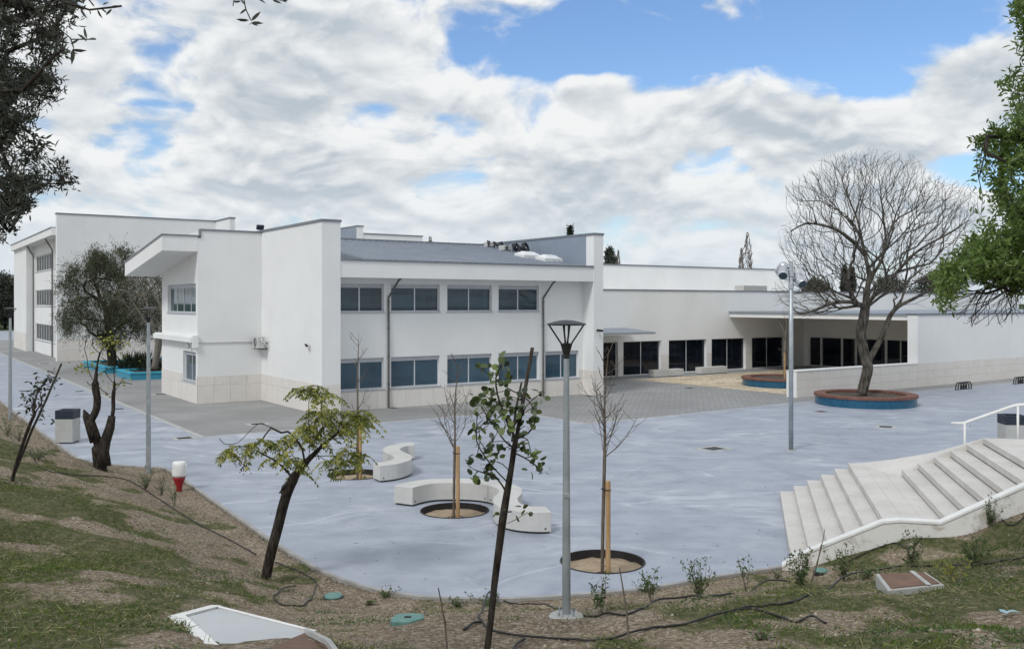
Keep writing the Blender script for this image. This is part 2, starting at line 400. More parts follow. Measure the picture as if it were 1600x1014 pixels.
M_AC = mat('ac_casing', (.55, .55, .53), .55, var=(.48, .48, .46), vs=4)

# ================================================================== ground form
O_ = Vector((7.318, 25.214)); SA = -.251
sdir = Vector((math.cos(SA), math.sin(SA))); wdir = Vector((math.sin(SA), -math.cos(SA)))
def ST(s, w, z): p = O_ + sdir * s + wdir * w; return Vector((p.x, p.y, z))
N0 = ST(0, 6.98, 0)
edge_px = [(130, 722), (205, 728.5), (255, 731), (268, 736), (290, 751), (340, 786), (380, 813), (420, 841), (460, 867), (500, 890), (535, 905), (570, 916.5), (610, 925.5),
           (655, 932), (700, 935), (750, 936), (800, 935.5), (850, 933), (900, 929.5), (950, 925.5), (1000, 921), (1050, 913), (1100, 904), (1165, 894), (1230, 884.5)]
EDGE = [W(5.4, 200), W(5.4, 120), W(5.4, 80), W(5.4, 50)] + [gp(*p) for p in edge_px] + [N0]
far = [ST(0, 0, 0), ST(7, 0, 0), ST(14, 0, 0), Vector((45, 14, 0)), Vector((120, 30, 0)), W(150, 60), W(150, 200)]
PLZ = [(p.x, p.y) for p in EDGE + far]
PA = np.array(PLZ)
def inpoly(X, Y, P):
    ins = np.zeros(X.shape, bool); n = len(P)
    for i in range(n):
        x1, y1 = P[i]; x2, y2 = P[(i + 1) % n]
        if y1 == y2: continue
        c = ((y1 > Y) != (y2 > Y)) & (X < (x2 - x1) * (Y - y1) / (y2 - y1) + x1); ins ^= c
    return ins
def dpoly(X, Y, P, closed=True):
    d = np.full(X.shape, 1e9); n = len(P)
    for i in range(n if closed else n - 1):
        x1, y1 = P[i]; x2, y2 = P[(i + 1) % n]; L = (x2 - x1) ** 2 + (y2 - y1) ** 2 + 1e-12
        t = np.clip(((X - x1) * (x2 - x1) + (Y - y1) * (y2 - y1)) / L, 0, 1)
        d = np.minimum(d, np.hypot(X - x1 - t * (x2 - x1), Y - y1 - t * (y2 - y1)))
    return d
def vnoise(X, Y, seed=0):
    xi = np.floor(X); yi = np.floor(Y); fx = X - xi; fy = Y - yi
    fx = fx * fx * (3 - 2 * fx); fy = fy * fy * (3 - 2 * fy)
    def h(a, b):
        r = np.sin(a * 127.1 + b * 311.7 + seed * 74.7) * 43758.5453; return r - np.floor(r)
    return (h(xi, yi) * (1 - fx) + h(xi + 1, yi) * fx) * (1 - fy) + (h(xi, yi + 1) * (1 - fx) + h(xi + 1, yi + 1) * fx) * fy
def fbm(X, Y, seed=0, o=4):
    a = 0; w = .5; s = 0
    for i in range(o): a = a + w * vnoise(X * 2 ** i, Y * 2 ** i, seed + i); s += w; w *= .5
    return a / s
STP = [tuple(ST(s, w, 0).xy) for s, w in ((-.05, .08), (9, .08), (9, 6.95), (-.05, 6.95))]
def gz(X, Y):
    X = np.asarray(X, float); Y = np.asarray(Y, float)
    d = dpoly(X, Y, PLZ); ins = inpoly(X, Y, PLZ)
    z = 3.9 * (1 - np.exp(-np.maximum(d - .9, 0) / 9.5))
    fade = np.clip((115 - Y) / 45, 0, 1); z = z * fade
    z = z + (fbm(X * .35, Y * .35, 3) - .5) * .5 * np.clip(d / 4, 0, 1) * fade + (fbm(X * 2.2, Y * 2.2, 9) - .5) * .09 * np.clip(d / .8, 0, 1) - .02
    ff = np.clip((Y - 300) / 2500, 0, 1)
    z = np.where(ins, -.3, z)
    sx = (X - O_.x) * sdir.x + (Y - O_.y) * sdir.y; sw = (X - O_.x) * wdir.x + (Y - O_.y) * wdir.y
    zt = np.interp(sx, [-1, 0, 2.1, 3.2, 5.2, 9], [-.3, -.06, .74, .90, 1.92, 3.1]) - np.maximum(sw - 7.1, 0) * .16
    z = np.where((sw > 6.9) & (sx > -.5) & (sw < 14), np.maximum(z, zt + (fbm(X * 2.2, Y * 2.2, 9) - .5) * .09), z)
    si = inpoly(X, Y, STP)
    z = np.where(si, -.3, z)
    return z
def gz1(x, y): return float(gz(np.array([x]), np.array([y]))[0])
def ray(px, py):
    Yv = np.concatenate([np.arange(1.2, 60, .02), np.arange(60, 200, .2)])
    X = (px - 800) / F * Yv; Z = CH - (py - HZ) / F * Yv
    h = gz(X, Yv); k = np.argmax(Z < np.maximum(h, -.25)); 
    if not (Z < np.maximum(h, -.25)).any(): k = len(Yv) - 1
    return Vector((X[k], Yv[k], max(h[k], 0 if h[k] < -.2 else h[k])))
def smp(pts, k=4):
    """Catmull-Rom through the points"""
    P = [Vector(p) for p in pts]; out = []
    for i in range(len(P) - 1):
        p0 = P[max(i - 1, 0)]; p1 = P[i]; p2 = P[i + 1]; p3 = P[min(i + 2, len(P) - 1)]
        for j in range(k):
            t = j / k
            out.append(.5 * ((2 * p1) + (p2 - p0) * t + (2 * p0 - 5 * p1 + 4 * p2 - p3) * t * t + (3 * p1 - p0 - 3 * p2 + p3) * t ** 3))
    return out + [P[-1]]
GLP = [ray(*p).xy for p in [(-90, 640), (0, 680), (90, 728), (170, 765), (245, 800), (215, 850), (270, 885), (250, 925), (300, 952), (330, 1000), (400, 1090), (300, 1300), (-600, 1300), (-700, 800)]]
GRP = [ray(*p).xy for p in [(1060, 1060), (1150, 995), (1230, 960), (1300, 925), (1290, 892), (1400, 858), (1500, 840), (1600, 808), (1760, 760), (2300, 900), (2300, 1300), (1200, 1300)]]
def gmask(X, Y):
    m = np.full(X.shape, -9.0)
    for P in (GLP, GRP):
        P = [tuple(p) for p in P]; d = dpoly(X, Y, P); m = np.maximum(m, np.where(inpoly(X, Y, P), d, -d))
    n = fbm(X * .9, Y * .9, 21, 4); n2 = fbm(X * 2.1 + 5, Y * 2.1, 22, 3)
    base = np.clip(.34 + np.clip(m, -9, 1.4) * .45 + (n - .5) * 3.6 + (n2 - .5) * 2.2, 0, 1)
    patch = np.clip((fbm(X * 1.3 + 7, Y * 1.3, 33, 3) - .66) * 9, 0, 1) * .7
    return np.maximum(base, patch * (m > -6))
def b_ground(q, pos, b):
    at = q.n('ShaderNodeAttribute', attribute_name='tone').outputs['Fac']
    n = q.noise(pos, .8, 6, .65); n2 = q.noise(pos, 7, 6, .7); n3 = q.noise(pos, 30, 4, .7)
    c = q.mix(q.ss(n, .3, .7), (.20, .152, .102), (.285, .225, .158))
    c = q.mix(q.m('MULTIPLY', q.ss(n2, .35, .65), .6), c, (.17, .135, .10))
    vo = q.n('ShaderNodeTexVoronoi', {'Vector': pos, 'Scale': 26.0}); vr = q.n('ShaderNodeSeparateXYZ', {0: vo.outputs[1]}).outputs[0]
    c = q.mix(q.m('MULTIPLY', q.ss(vr, .55, 1.0), .75), c, (.42, .37, .30)); c = q.mix(q.m('MULTIPLY', q.ss(vr, .45, .0), .6), c, (.10, .078, .055))
    c = q.mix(q.m('MULTIPLY', q.ss(n3, .55, .66), .5), c, (.46, .41, .34))
    gr = q.mix(q.ss(n2, .35, .7), (.06, .075, .028), (.17, .15, .085))
    far_ = q.n('ShaderNodeSeparateXYZ', {0: pos}).outputs[1]
    gr = q.mix(q.ss(far_, 100, 130), gr, (.05, .075, .025))
    c = q.mix(q.ss(at, .35, .7), c, gr)
    bn = q.n('ShaderNodeBump', {'Strength': .9, 'Distance': .03, 'Height': q.m('ADD', n3, n2)})
    q.nt.links.new(bn.outputs[0], b.inputs['Normal'])
    return c
M_GD = mat('dirt_ground', (.3, .24, .17), .95, build=b_ground, spec=.15)
def axis(segs):
    a = []
    for lo, hi, st in segs: a += list(np.arange(lo, hi, st))
    return np.array(a + [segs[-1][1]])
gx = axis([(-4000, -400, 600), (-400, -80, 20), (-80, -30, 2), (-30, -14, .3), (-14, 16, .14), (16, 30, .4), (30, 80, 4), (80, 400, 40), (400, 4000, 600)])
gy = axis([(-60, -6, 6), (-6, 3, .6), (3, 32, .14), (32, 60, .5), (60, 140, 3), (140, 500, 40), (500, 4600, 500)])
GX, GY = np.meshgrid(gx, gy); shp = GX.shape
GZ = gz(GX.ravel(), GY.ravel()); TN = gmask(GX.ravel(), GY.ravel())
TN = np.where(GY.ravel() > 100, 1, TN)
idx = np.arange(GX.size).reshape(shp)
Fq = np.stack([idx[:-1, :-1], idx[:-1, 1:], idx[1:, 1:], idx[1:, :-1]], -1).reshape(-1, 4)
gr = npmesh('ground', np.stack([GX.ravel(), GY.ravel(), GZ], 1), Fq, M_GD, tone=TN, smooth=True); setp(gr, kind='structure')

# ------------------------------------------------------------------ plaza with round tree pits
PITS = [(gp(556, 741.5), .87), (gp(710.5, 797.5), .88), (gp(941.5, 877), .87)]
def sheet(name, poly, holes, z, m, kind='structure'):
    vs = [Vector(p) for p in poly]; fs = [list(range(len(poly)))]
    ed = [(i, (i + 1) % len(poly)) for i in range(len(poly))]
    for c, r in holes:
        b = len(vs); n = 40
        vs += [Vector((c.x + r * math.cos(2 * math.pi * k / n), c.y + r * math.sin(2 * math.pi * k / n))) for k in range(n)]
        ed += [(b + k, b + (k + 1) % n) for k in range(n)]
    V, E_, T, *_ = delaunay_2d_cdt([v.xy if len(v) > 2 else v for v in vs], ed, [], 0 + 1, 1e-5)
    mb = MB()
    fs = []
    P = [tuple(v.xy if len(v) > 2 else v) for v in vs[:len(poly)]]
    for t in T:
        c = sum((V[i] for i in t), Vector((0, 0))) / len(t)
        if not inpoly(np.array([c.x]), np.array([c.y]), P)[0]: continue
        if any((c - h.xy).length < r for h, r in holes): continue
        t = list(t); a, b2, c2 = V[t[0]], V[t[1]], V[t[2]]
        if (b2 - a).cross(c2 - a) < 0: t.reverse()
        fs.append(tuple(t))
    mb.add([(v.x, v.y, z) for v in V], fs)
    return obj(name, mb, m, kind=kind)
sheet('plaza', PLZ, [(c, r) for c, r in PITS], 0.0, M_CN)
sheet('pavement', [W(*p).xy for p in [(10.5, 150), (10.5, 37.1), (25.6, 37.1), (30.5, 41.2), (30.5, 60), (20, 60), (20, 150)]], [], .004, M_PV2)
sheet('pavement', [W(*p).xy for p in [(25.6, 37.1), (25.6, 31.6), (34.3, 32.0), (42.1, 32.3), (80, 32), (80, 60), (30.5, 60), (30.5, 41.2)]], [], .0045, M_PV)
sheet('cream_pavement', [W(*p).xy for p in [(43.5, 34.2), (64, 34.2), (64, 48.0), (43.0, 48.0)]], [], .009, M_YP)
mb = MB(RU); mb.box(10.38, 10.62, 37, 150, -.1, .012); obj('kerb_strip', mb, M_KC, kind='structure')
mb = MB(RU); mb.box(10.5, 25.5, 37.03, 37.13, -.1, .010); mb.box(25.55, 25.65, 31.5, 37.03, -.1, .010); mb.box(25.65, 42.1, 31.62, 31.7, -.1, .010)
mb.box(42.1, 80, 31.9, 32.0, -.1, .010); obj('paving_border', mb, M_JT, kind='structure')
# edging kerb between plaza and dirt
mb = MB(); E2 = [EDGE[0]] + EDGE[1:]; E2 = [Vector((p.x, p.y)) for p in E2]
def offs(pts, d):
    out = []
    for i, p in enumerate(pts):
        t = (pts[min(i + 1, len(pts) - 1)] - pts[max(i - 1, 0)]).normalized(); out.append(p + Vector((t.y, -t.x)) * d)
    return out
ia, ib = offs(E2, .02), offs(E2, -.07)
ia2 = [(p.x, p.y) for p in offs(E2, .07)]
# outside is to the right hand or left hand: choose by polygon test
if inpoly(np.array([ia2[8][0]]), np.array([ia2[8][1]]), PLZ)[0]: ia, ib = offs(E2, -.07), offs(E2, .02)
else: ia, ib = offs(E2, .07), offs(E2, -.02)
n = len(E2)
mb.add([(p.x, p.y, .03) for p in ia] + [(p.x, p.y, .03) for p in ib] + [(p.x, p.y, -.25) for p in ia] + [(p.x, p.y, -.001) for p in ib],
       [(i, i + 1, n + i + 1, n + i) for i in range(n - 1)] + [(2 * n + i, 2 * n + i + 1, i + 1, i) for i in range(n - 1)] + [(n + i, n + i + 1, 3 * n + i + 1, 3 * n + i) for i in range(n - 1)])
obj('edging_kerb', mb, M_KB, kind='structure')

# ================================================================== building helpers
def FV(u, v, z=0.0): return RU @ Matrix.Translation((u, v, z))                                  # face looking to -v : x=u, y=v
def FU(u, v, z=0.0): return RU @ Matrix.Translation((u, v, z)) @ Matrix(((0, 1, 0, 0), (-1, 0, 0, 0), (0, 0, 1, 0), (0, 0, 0, 1)))  # face looking to -u : x=-v, y=u
def wall_cells(mb, x0, x1, z0, z1, ops, depth, top=True):
    xs = sorted({x0, x1} | {o[0] for o in ops} | {o[1] for o in ops}); zs = sorted({z0, z1} | {o[2] for o in ops} | {o[3] for o in ops})
    xs = [x for x in xs if x0 <= x <= x1]; zs = [z for z in zs if z0 <= z <= z1]
    for i in range(len(xs) - 1):
        for j in range(len(zs) - 1):
            cx, cz = (xs[i] + xs[i + 1]) / 2, (zs[j] + zs[j + 1]) / 2
            if any(o[0] < cx < o[1] and o[2] < cz < o[3] for o in ops): continue
            mb.quad((xs[i], 0, zs[j]), (xs[i + 1], 0, zs[j]), (xs[i + 1], 0, zs[j + 1]), (xs[i], 0, zs[j + 1]))
    for a, b, c, d in ops:
        mb.quad((a, 0, c), (a, depth, c), (a, depth, d), (a, 0, d)); mb.quad((b, depth, c), (b, 0, c), (b, 0, d), (b, depth, d))
        mb.quad((a, depth, d), (b, depth, d), (b, 0, d), (a, 0, d)); mb.quad((a, 0, c), (b, 0, c), (b, depth, c), (a, depth, c))
def window(parent, M, x0, x1, z0, z1, y, panes=2, glass=M_G1, bar=.055, top=.16, sill=True, name='window', frame=M_AL, swap=None, mid=None):
    """M: wall frame matrix; y: depth of the frame face"""
    mb = MB(M)
    mb.box(x0 + .002, x1 - .002, y, y + .05, z0 + .002, z0 + bar); mb.box(x0 + .002, x1 - .002, y, y + .05, z1 - bar, z1 - .002)
    mb.box(x0 + .002, x0 + bar, y, y + .05, z0 + bar, z1 - bar); mb.box(x1 - bar, x1 - .002, y, y + .05, z0 + bar, z1 - bar)
    zt = z1 - bar - (top if top else 0)
    w = (x1 - x0 - 2 * bar) / panes
    for k in range(1, panes):
        xx = x0 + bar + w * k; mb.box(xx - bar * .55, xx + bar * .55, y - .004, y + .046, z0 + bar, zt)
    o = obj(name, mb, frame, parent)
    if top:
        b = MB(M); b.box(x0 + bar, x1 - bar, y - .03, y + .04, zt, z1 - bar); obj('shutter_box', b, M_SH, o)
    for k in range(panes):
        b = MB(M); b.box(x0 + bar + w * k + (.03 if k else 0), x0 + bar + w * (k + 1) - (.03 if k < panes - 1 else 0), y + .02, y + .03, z0 + bar, zt); obj('pane', b, glass, o)
        if mid: 
            pass
    if sill:
        b = MB(M); b.box(x0 - .05, x1 + .05, -.05, y - .002, z0 - .07, z0 + .001); obj('sill', b, M_SH, o)
    return o
PANC = {}
def panels(parent, M, x0, x1, rows, w=.8, gap=.012, th=.022, skip=()):
    """stone cladding panels on the face y=0 of frame M; rows are (z0, z1); also a dark joint backing"""
    n = max(1, round((x1 - x0) / w)); ww = (x1 - x0) / n
    fr = FR[parent.name].inverted()
    b = MB(M); b.box(x0, x1, -.008, .0 - .001, rows[0][0], rows[-1][1]); obj('panel_backing', b, M_JT, parent)
    for z0, z1 in rows:
        key = (round(ww, 3), round(z1 - z0, 3), th)
        if key not in PANC:
            q = MB(); q.box(0, ww - gap, -th, -.008 - .001, 0, z1 - z0 - gap); me = bpy.data.meshes.new('stone_panel'); me.from_pydata([tuple(p) for p in q.v], [], q.f); fm(me, M_ST); PANC[key] = me
        for i in range(n):
            o = bpy.data.objects.new('stone_panel', PANC[key]); COL.objects.link(o); o.parent = parent
            o.matrix_local = fr @ M @ Matrix.Translation((x0 + i * ww + gap / 2, random.uniform(-.002, .002), z0 + gap / 2))
def coping(parent, M, x0, x1, y0, y1, z, t=.1):
    b = MB(M); b.box(x0 - .03, x1 + .03, y0 - .04, y1 + .04, z, z + t); return obj('coping', b, M_CO, parent)
random.seed(4)
# ================================================================== two storey classroom block
cb = root('classroom_block', W(17.2, 41.0), 'white two-storey school block with grey sloped metal roof and two rows of windows', 'building', rz=AU)
b = MB(RU); b.box(17.2, 18.15, 41.0, 51, -.2, 9.15); obj('wing_wall', b, M_PL, cb)
b = MB(RU); b.box(17.2, 18.15, 41.0, 51, 9.15, 9.25); b.v = [p for p in b.v]; obj('coping', MB(RU).box(17.15, 18.19, 40.96, 51, 9.152, 9.27), M_CO, cb)
uw = [(18.35, 20.94), (21.34, 24.17), (24.63, 27.43), (27.87, 30.6)]
lw = uw + [(31.04, 33.44)]
b = MB(FV(0, 42.0)); ops = [(a, c, 4.86, 6.27) for a, c in uw] + [(a, c, 1.0, 2.56) for a, c in lw]
wall_cells(b, 18.15, 33.76, -.2, 6.53, ops, .26); obj('wall', b, M_PL, cb)
b = MB(RU); b.box(18.15, 33.76, 42.261, 57.5, -.2, 7.2); obj('inner_wall', b, M_PL, cb)
b = MB(RU); b.box(18.152, 33.758, 41.03, 42.26, 6.53, 7.34); obj('fascia', b, M_PL, cb)
b = MB(RU); b.box(18.152, 33.755, 40.97, 41.2, 7.342, 7.43); obj('gutter', b, M_CO, cb)
K = (9.1 - 7.4) / 10.0
b = MB(RU); b.xprism([(41.2, 7.3), (51.0, 9.0), (57.5, 8.2), (57.5, 7.22), (42.3, 7.21), (41.2, 7.21)], 18.152, 33.758)
b2 = MB(RU); b2.xprism([(41.1, 7.38), (51.0, 9.06), (57.5, 8.3), (57.5, 8.2), (51.0, 9.002), (41.1, 7.30)], 18.151, 33.757); rf = obj('roof', b2, M_RF, cb)
b = MB(RU); b.xprism([(41.2, 7.29), (51.0, 8.98), (57.5, 8.18), (57.5, 7.21), (41.2, 7.21)], 18.16, 33.75); obj('roof_core', b, M_PL, cb)
rib = None
for k in range(40):
    u = 18.35 + k * .39
    if rib is None:
        q = MB(RU); q.xprism([(41.12, 7.385), (50.9, 9.05), (50.9, 9.085), (41.12, 7.415)], u - .025, u + .025); rib = obj('roof_rib', q, M_RF, rf); base = u
    else:
        o = rib.copy(); COL.objects.link(o); o.location = Vector((u - base, 0, 0))
b = MB(RU); b.box(18.16, 33.75, 50.9, 51.15, 9.06, 9.16); obj('ridge_cap', b, M_CO, cb)
# pier / end wall at the right end with sheet cladding above the roof
b = MB(RU); b.box(33.76, 34.46, 41.0, 60, -.2, 9.2); obj('pier', b, M_PL, cb)
obj('coping', MB(RU).box(33.70, 34.50, 40.96, 60, 9.202, 9.32), M_CO, cb)
cs = None
for k in range(44):
    v = 41.75 + k * .26
    if cs is None: q = MB(RU); q.add([(33.758, v, 7.3), (33.758, v + .2, 7.3), (33.725, v + .16, 7.3), (33.725, v + .04, 7.3), (33.758, v, 9.2), (33.758, v + .2, 9.2), (33.725, v + .16, 9.2), (33.725, v + .04, 9.2)],
        [(0, 3, 7, 4), (3, 2, 6, 7), (2, 1, 5, 6)]); cs = obj('cladding_rib', q, M_CL, cb); base = v
    else:
        o = cs.copy(); COL.objects.link(o); o.location = Vector((0, v - base, 0))
obj('cladding_sheet', MB(RU).box(33.745, 33.759, 41.7, 53, 7.3, 9.2), M_CL, cb)
for a, c in uw: window(cb, FV(0, 42.0), a, c, 4.86, 6.27, .14, 2, M_G1)
for a, c in lw: window(cb, FV(0, 42.0), a, c, 1.0, 2.56, .14, 2, M_G2)
def downpipe(parent, M, x, ztop, y0, side=.35):
    b = MB(M); b.tube([(x + side, y0, ztop), (x + side * .8, y0 + .15, ztop - .12), (x, -.09, ztop - .95), (x, -.09, ztop - 1.15), (x, -.09, .02)], .055, 10)
    for z in (ztop - 1.2, 4.0, 2.6, 1.2): b.lathe([(.07, 0), (.07, .05)], (x, -.09, z), 10)
    return obj('downpipe', b, M_PIPE, parent, smooth=False)
downpipe(cb, FV(0, 42.0), 21.16, 6.53, -.75); downpipe(cb, FV(0, 42.0), 30.84, 6.53, -.75)
# stone base
R2 = [(0.0, .95), (.95, 1.42)]
panels(cb, FV(0, 42.0), 18.16, 33.45, [(0, .92)]); panels(cb, FV(0, 42.0), 33.47, 33.75, R2, .28)
panels(cb, FU(17.2, 0), -49.3, -41.0, R2); panels(cb, FV(0, 41.0), 17.2, 18.15, R2, .95); panels(cb, FV(0, 41.0), 33.76, 34.46, R2, .7)
panels(cb, FU(33.76, 0), -42.0, -41.02, R2, .98)
# left volume with overhanging eave
b = MB(FV(0, 49.3)); wall_cells(b, 13.75, 17.2, -.2, 8.72, [], .2); b.quad((13.93, 0, 8.72), (17.2, 0, 8.72), (17.2, 0, 9.1), (13.93, 0, 9.1)); obj('wall', b, M_PL, cb)
b = MB(FU(13.75, 0)); wl = [(-55.4, -49.62, 4.78, 6.33), (-52.1, -49.62, 1.1, 2.7)]
wall_cells(b, -56.7, -49.3, -.2, 6.5, wl, .26); b.add([(-56.7, 0, 6.5), (-49.3, 0, 6.5), (-49.3, 0, 8.72), (-56.7, 0, 7.5)], [(0, 1, 2, 3)]); obj('wall', b, M_PL, cb)
b = MB(RU); b.box(14.011, 17.199, 49.551, 56.69, -.2, 7.4); b.xprism([(49.31, 8.0), (56.69, 7.0), (56.69, 7.5), (49.31, 8.7)], 13.76, 17.19); b.box(13.94, 17.19, 49.31, 51.5, 8.4, 9.09); obj('inner_wall', b, M_PL, cb)
b = MB(RU); b.xprism([(49.28, 8.0), (58.0, 6.88), (58.0, 7.66), (49.28, 8.78)], 11.95, 13.749); obj('eave_slab', b, M_PL, cb)
b = MB(RU); b.xprism([(49.23, 8.782), (58.05, 7.662), (58.05, 7.74), (49.23, 8.86)], 11.90, 13.93); obj('coping', b, M_CO, cb)
b = MB(RU); b.box(13.932, 17.15, 49.25, 49.6, 9.1, 9.2); b.box(13.88, 13.932, 49.24, 49.6, 8.86, 9.2); obj('coping', b, M_CO, cb)
b = MB(RU); b.xprism([(56.7, 7.5), (56.7, -.2), (57.9, -.2), (57.9, 6.9)], 14.2, 30); obj('back_wall', b, M_PL, cb)
window(cb, FU(13.75, 0), -55.4, -49.62, 4.78, 6.33, .16, 4, M_G1); window(cb, FU(13.75, 0), -52.1, -49.62, 1.1, 2.7, .16, 2, M_G1)
b = MB(RU); b.box(13.35, 13.748, 49.2, 57.2, 3.24, 3.5); b.box(13.45, 13.748, 49.22, 57.2, 3.5, 3.56); b.box(13.45, 13.75, 49.15, 49.29, 2.95, 3.6); obj('ledge', b, M_PL, cb)
obj('cable_duct', MB(RU).box(13.76, 17.19, 49.255, 49.298, 3.17, 3.23), M_AC, cb)
panels(cb, FV(0, 49.3), 13.75, 17.19, R2); panels(cb, FU(13.75, 0), -56.7, -52.3, R2); panels(cb, FU(13.75, 0), -52.28, -49.3, [(0, .95)])
panels(cb, FU(13.75, 0), -49.6, -49.3, [(.95, 1.42)], .3)
# skylights
for u, v in ((31.9, 44.9), (32.4, 43.5)):
    z = 7.38 + (v - 41.1) * K
    b = MB(RU @ Matrix.Translation((u, v, z)) @ Matrix.Rotation(math.atan(K), 4, 'X')); b.box(-.65, .65, -.5, .5, -.05, .18)
    sk = obj('skylight', b, M_WP, cb)
    b = MB(RU @ Matrix.Translation((u, v, z)) @ Matrix.Rotation(math.atan(K), 4, 'X')); b.add([(-.6, -.45, .18), (.6, -.45, .18), (.6, .45, .18), (-.6, .45, .18), (-.3, -.2, .34), (.3, -.2, .34), (.3, .2, .34), (-.3, .2, .34)],
        [(4, 5, 6, 7), (0, 1, 5, 4), (1, 2, 6, 5), (2, 3, 7, 6), (3, 0, 4, 7)]); obj('dome', b, M_SKY, sk)
# rear raised volume
rv = root('rear_roof_volume', W(32.4, 70), 'grey-clad white parapet volume rising behind the sloped metal roof', 'building', rz=AU)
obj('pier', MB(RU).box(32.45, 33.0, 70, 82, 0, 11.6), M_PL, rv); obj('wall', MB(RU).box(33.001, 38.6, 70.05, 82, 0, 11.0), M_PL, rv)
obj('coping', MB(RU).box(32.4, 33.05, 69.95, 82, 11.602, 11.7), M_CO, rv); obj('coping', MB(RU).box(33.06, 38.65, 70.0, 82, 11.002, 11.1), M_CO, rv)
obj('cladding', MB(RU).box(32.43, 32.449, 70.1, 82, 8, 11.58), M_CL, rv)
# ================================================================== three storey block at far left
lb = root('three_storey_block', W(13.25, 92.5), 'tall white three-storey school block with long rows of narrow side windows at far left', 'building', rz=AU)
obj('gable_wall', MB(RU).box(13.25, 28.05, 92.5, 93.2, -.2, 13.38), M_PL, lb)
obj('coping', MB(RU).box(13.18, 28.1, 92.44, 93.25, 13.382, 13.5), M_CO, lb)
obj('fin_wall', MB(RU).box(27.57, 28.06, 88.0, 92.499, -.2, 13.38), M_PL, lb); obj('coping', MB(RU).box(27.5, 28.12, 87.94, 92.43, 13.382, 13.5), M_CO, lb)
obj('inner_wall', MB(RU).box(14.36, 45, 93.21, 125, -.2, 12.0), M_PL, lb)
b = MB(FU(14.05, 0)); bands = [(1.35, 3.1), (4.98, 6.68), (8.65, 10.35)]; grp = [(-99.6, -93.5, 4), (-113.0, -100.3, 7)]
ops = [(a, c, z0, z1) for z0, z1 in bands for a, c, n in grp]
wall_cells(b, -113.8, -93.21, -.2, 11.5, ops, .3); obj('wall', b, M_PL, lb)
for z0, z1 in bands:
    for a, c, n in grp:
        wn = window(lb, FU(14.05, 0), a, c, z0, z1, .12, n, M_LV, bar=.10, top=0, frame=M_WP, sill=True)
obj('end_wall', MB(RU).box(13.25, 14.35, 113.801, 125, -.2, 11.5), M_PL, lb)
obj('eave_slab', MB(RU).box(12.9, 14.36, 93.21, 125.1, 11.5, 12.15), M_PL, lb); obj('coping', MB(RU).box(12.84, 45, 93.26, 125.2, 12.152, 12.24), M_CO, lb)
for v in (100.0, 113.5):
    b = MB(RU); b.tube([(13.2, v - .9, 11.5), (13.3, v - .8, 11.3), (13.9, v, 10.5), (13.9, v, .02)], .07, 8); obj('downpipe', b, M_PIPE, lb)
panels(lb, FV(0, 92.5), 13.26, 28, [(0, 1.0), (1.0, 2.0)], .9); panels(lb, FU(13.25, 0), -124.9, -113.81, [(0, 1.0), (1.0, 2.0)], 1.1)
# ================================================================== long low wing on the right
rw = root('long_low_wing', W(34.5, 50.6), 'long low white school wing with dark glass doors and a flat-roofed open patio', 'building', rz=AU)
drs = [(36.0, 39.6), (40.2, 43.9), (44.42, 48.15), (48.94, 52.96), (53.52, 57.4), (58.16, 62.17)]
b = MB(FV(0, 50.6)); wall_cells(b, 34.47, 100, -.2, 6.2, [(a, c, .01, 2.5) for a, c in drs], .35); obj('wall', b, M_PL, rw)
obj('inner_wall', MB(RU).box(34.47, 100, 50.951, 59.99, -.2, 6.15), M_PL, rw); obj('coping', MB(RU).box(34.47, 100, 50.55, 50.9, 6.202, 6.3), M_CO, rw)
obj('upper_wall', MB(RU).box(40, 74, 60, 78, -.2, 8.5), M_PL, rw); obj('coping', MB(RU).box(39.9, 74.1, 59.94, 78, 8.502, 8.62), M_CO, rw)
for a, c in drs:
    window(rw, FV(0, 50.6), a, c, .012, 2.5, .2, 2, M_G3, bar=.05, top=0, sill=False, name='glass_door')
for i in range(len(drs) - 1):
    panels(rw, FV(0, 50.6), drs[i][1] + .02, drs[i + 1][0] - .02, [(0, 1.42)], 1.0)
# patio
b = MB(FU(64.64, 0)); wall_cells(b, -50.6, -34.3, -.2, 4.18, [(-50.1, -36.5, .01, 2.5)], .2); obj('wall', b, M_PL, rw)
obj('inner_wall', MB(RU).box(64.85, 99, 34.31, 50.59, -.2, 4.15), M_PL, rw)
xs = [-50.1, -48.9, -46.9, -45.6, -42.9, -40.4, -36.5]
for i in range(6):
    window(rw, FU(64.64, 0), xs[i], xs[i + 1] - .02, .012, 2.5, .1, 1 if i < 4 else 2, M_G3, bar=.09, top=0, sill=False, name='glass_door')
obj('wall', MB(RU).box(54.05, 100, 33.6, 34.3, -.2, 4.52), M_PL, rw); obj('coping', MB(RU).box(54.02, 100, 33.55, 34.35, 4.522, 4.62), M_CO, rw)
b = MB(RU); b.prism([(54.25, 34.301), (100, 34.301), (100, 50.55), (55.5, 50.55)], 4.19, 4.5); obj('canopy', b, M_PL, rw)
b = MB(RU); b.prism([(54.15, 34.36), (100, 34.36), (100, 50.54), (55.4, 50.54)], 4.502, 4.64); obj('canopy_roof', b, M_RF, rw)
panels(rw, FV(0, 33.6), 54.06, 75, [(0, .5), (.5, 1.0), (1.0, 1.48)], 1.0)
# entrance canopy
b = MB(RU); b.xprism([(47.5, 3.12), (50.58, 3.3), (50.58, 3.4), (47.5, 3.2)], 34.47, 44.6); obj('canopy', b, M_WP, rw)
b = MB(RU); b.xprism([(47.45, 3.202), (50.58, 3.402), (50.58, 3.5), (47.45, 3.28)], 34.47, 44.66); cr = obj('canopy_roof', b, M_RF, rw)
b = MB(RU); b.box(57.9, 60.7, 51.2, 52.2, 6.3, 6.72); b.box(59.2, 59.25, 51.18, 51.2, 6.35, 6.68); obj('roof_vent', b, M_BINC, rw)
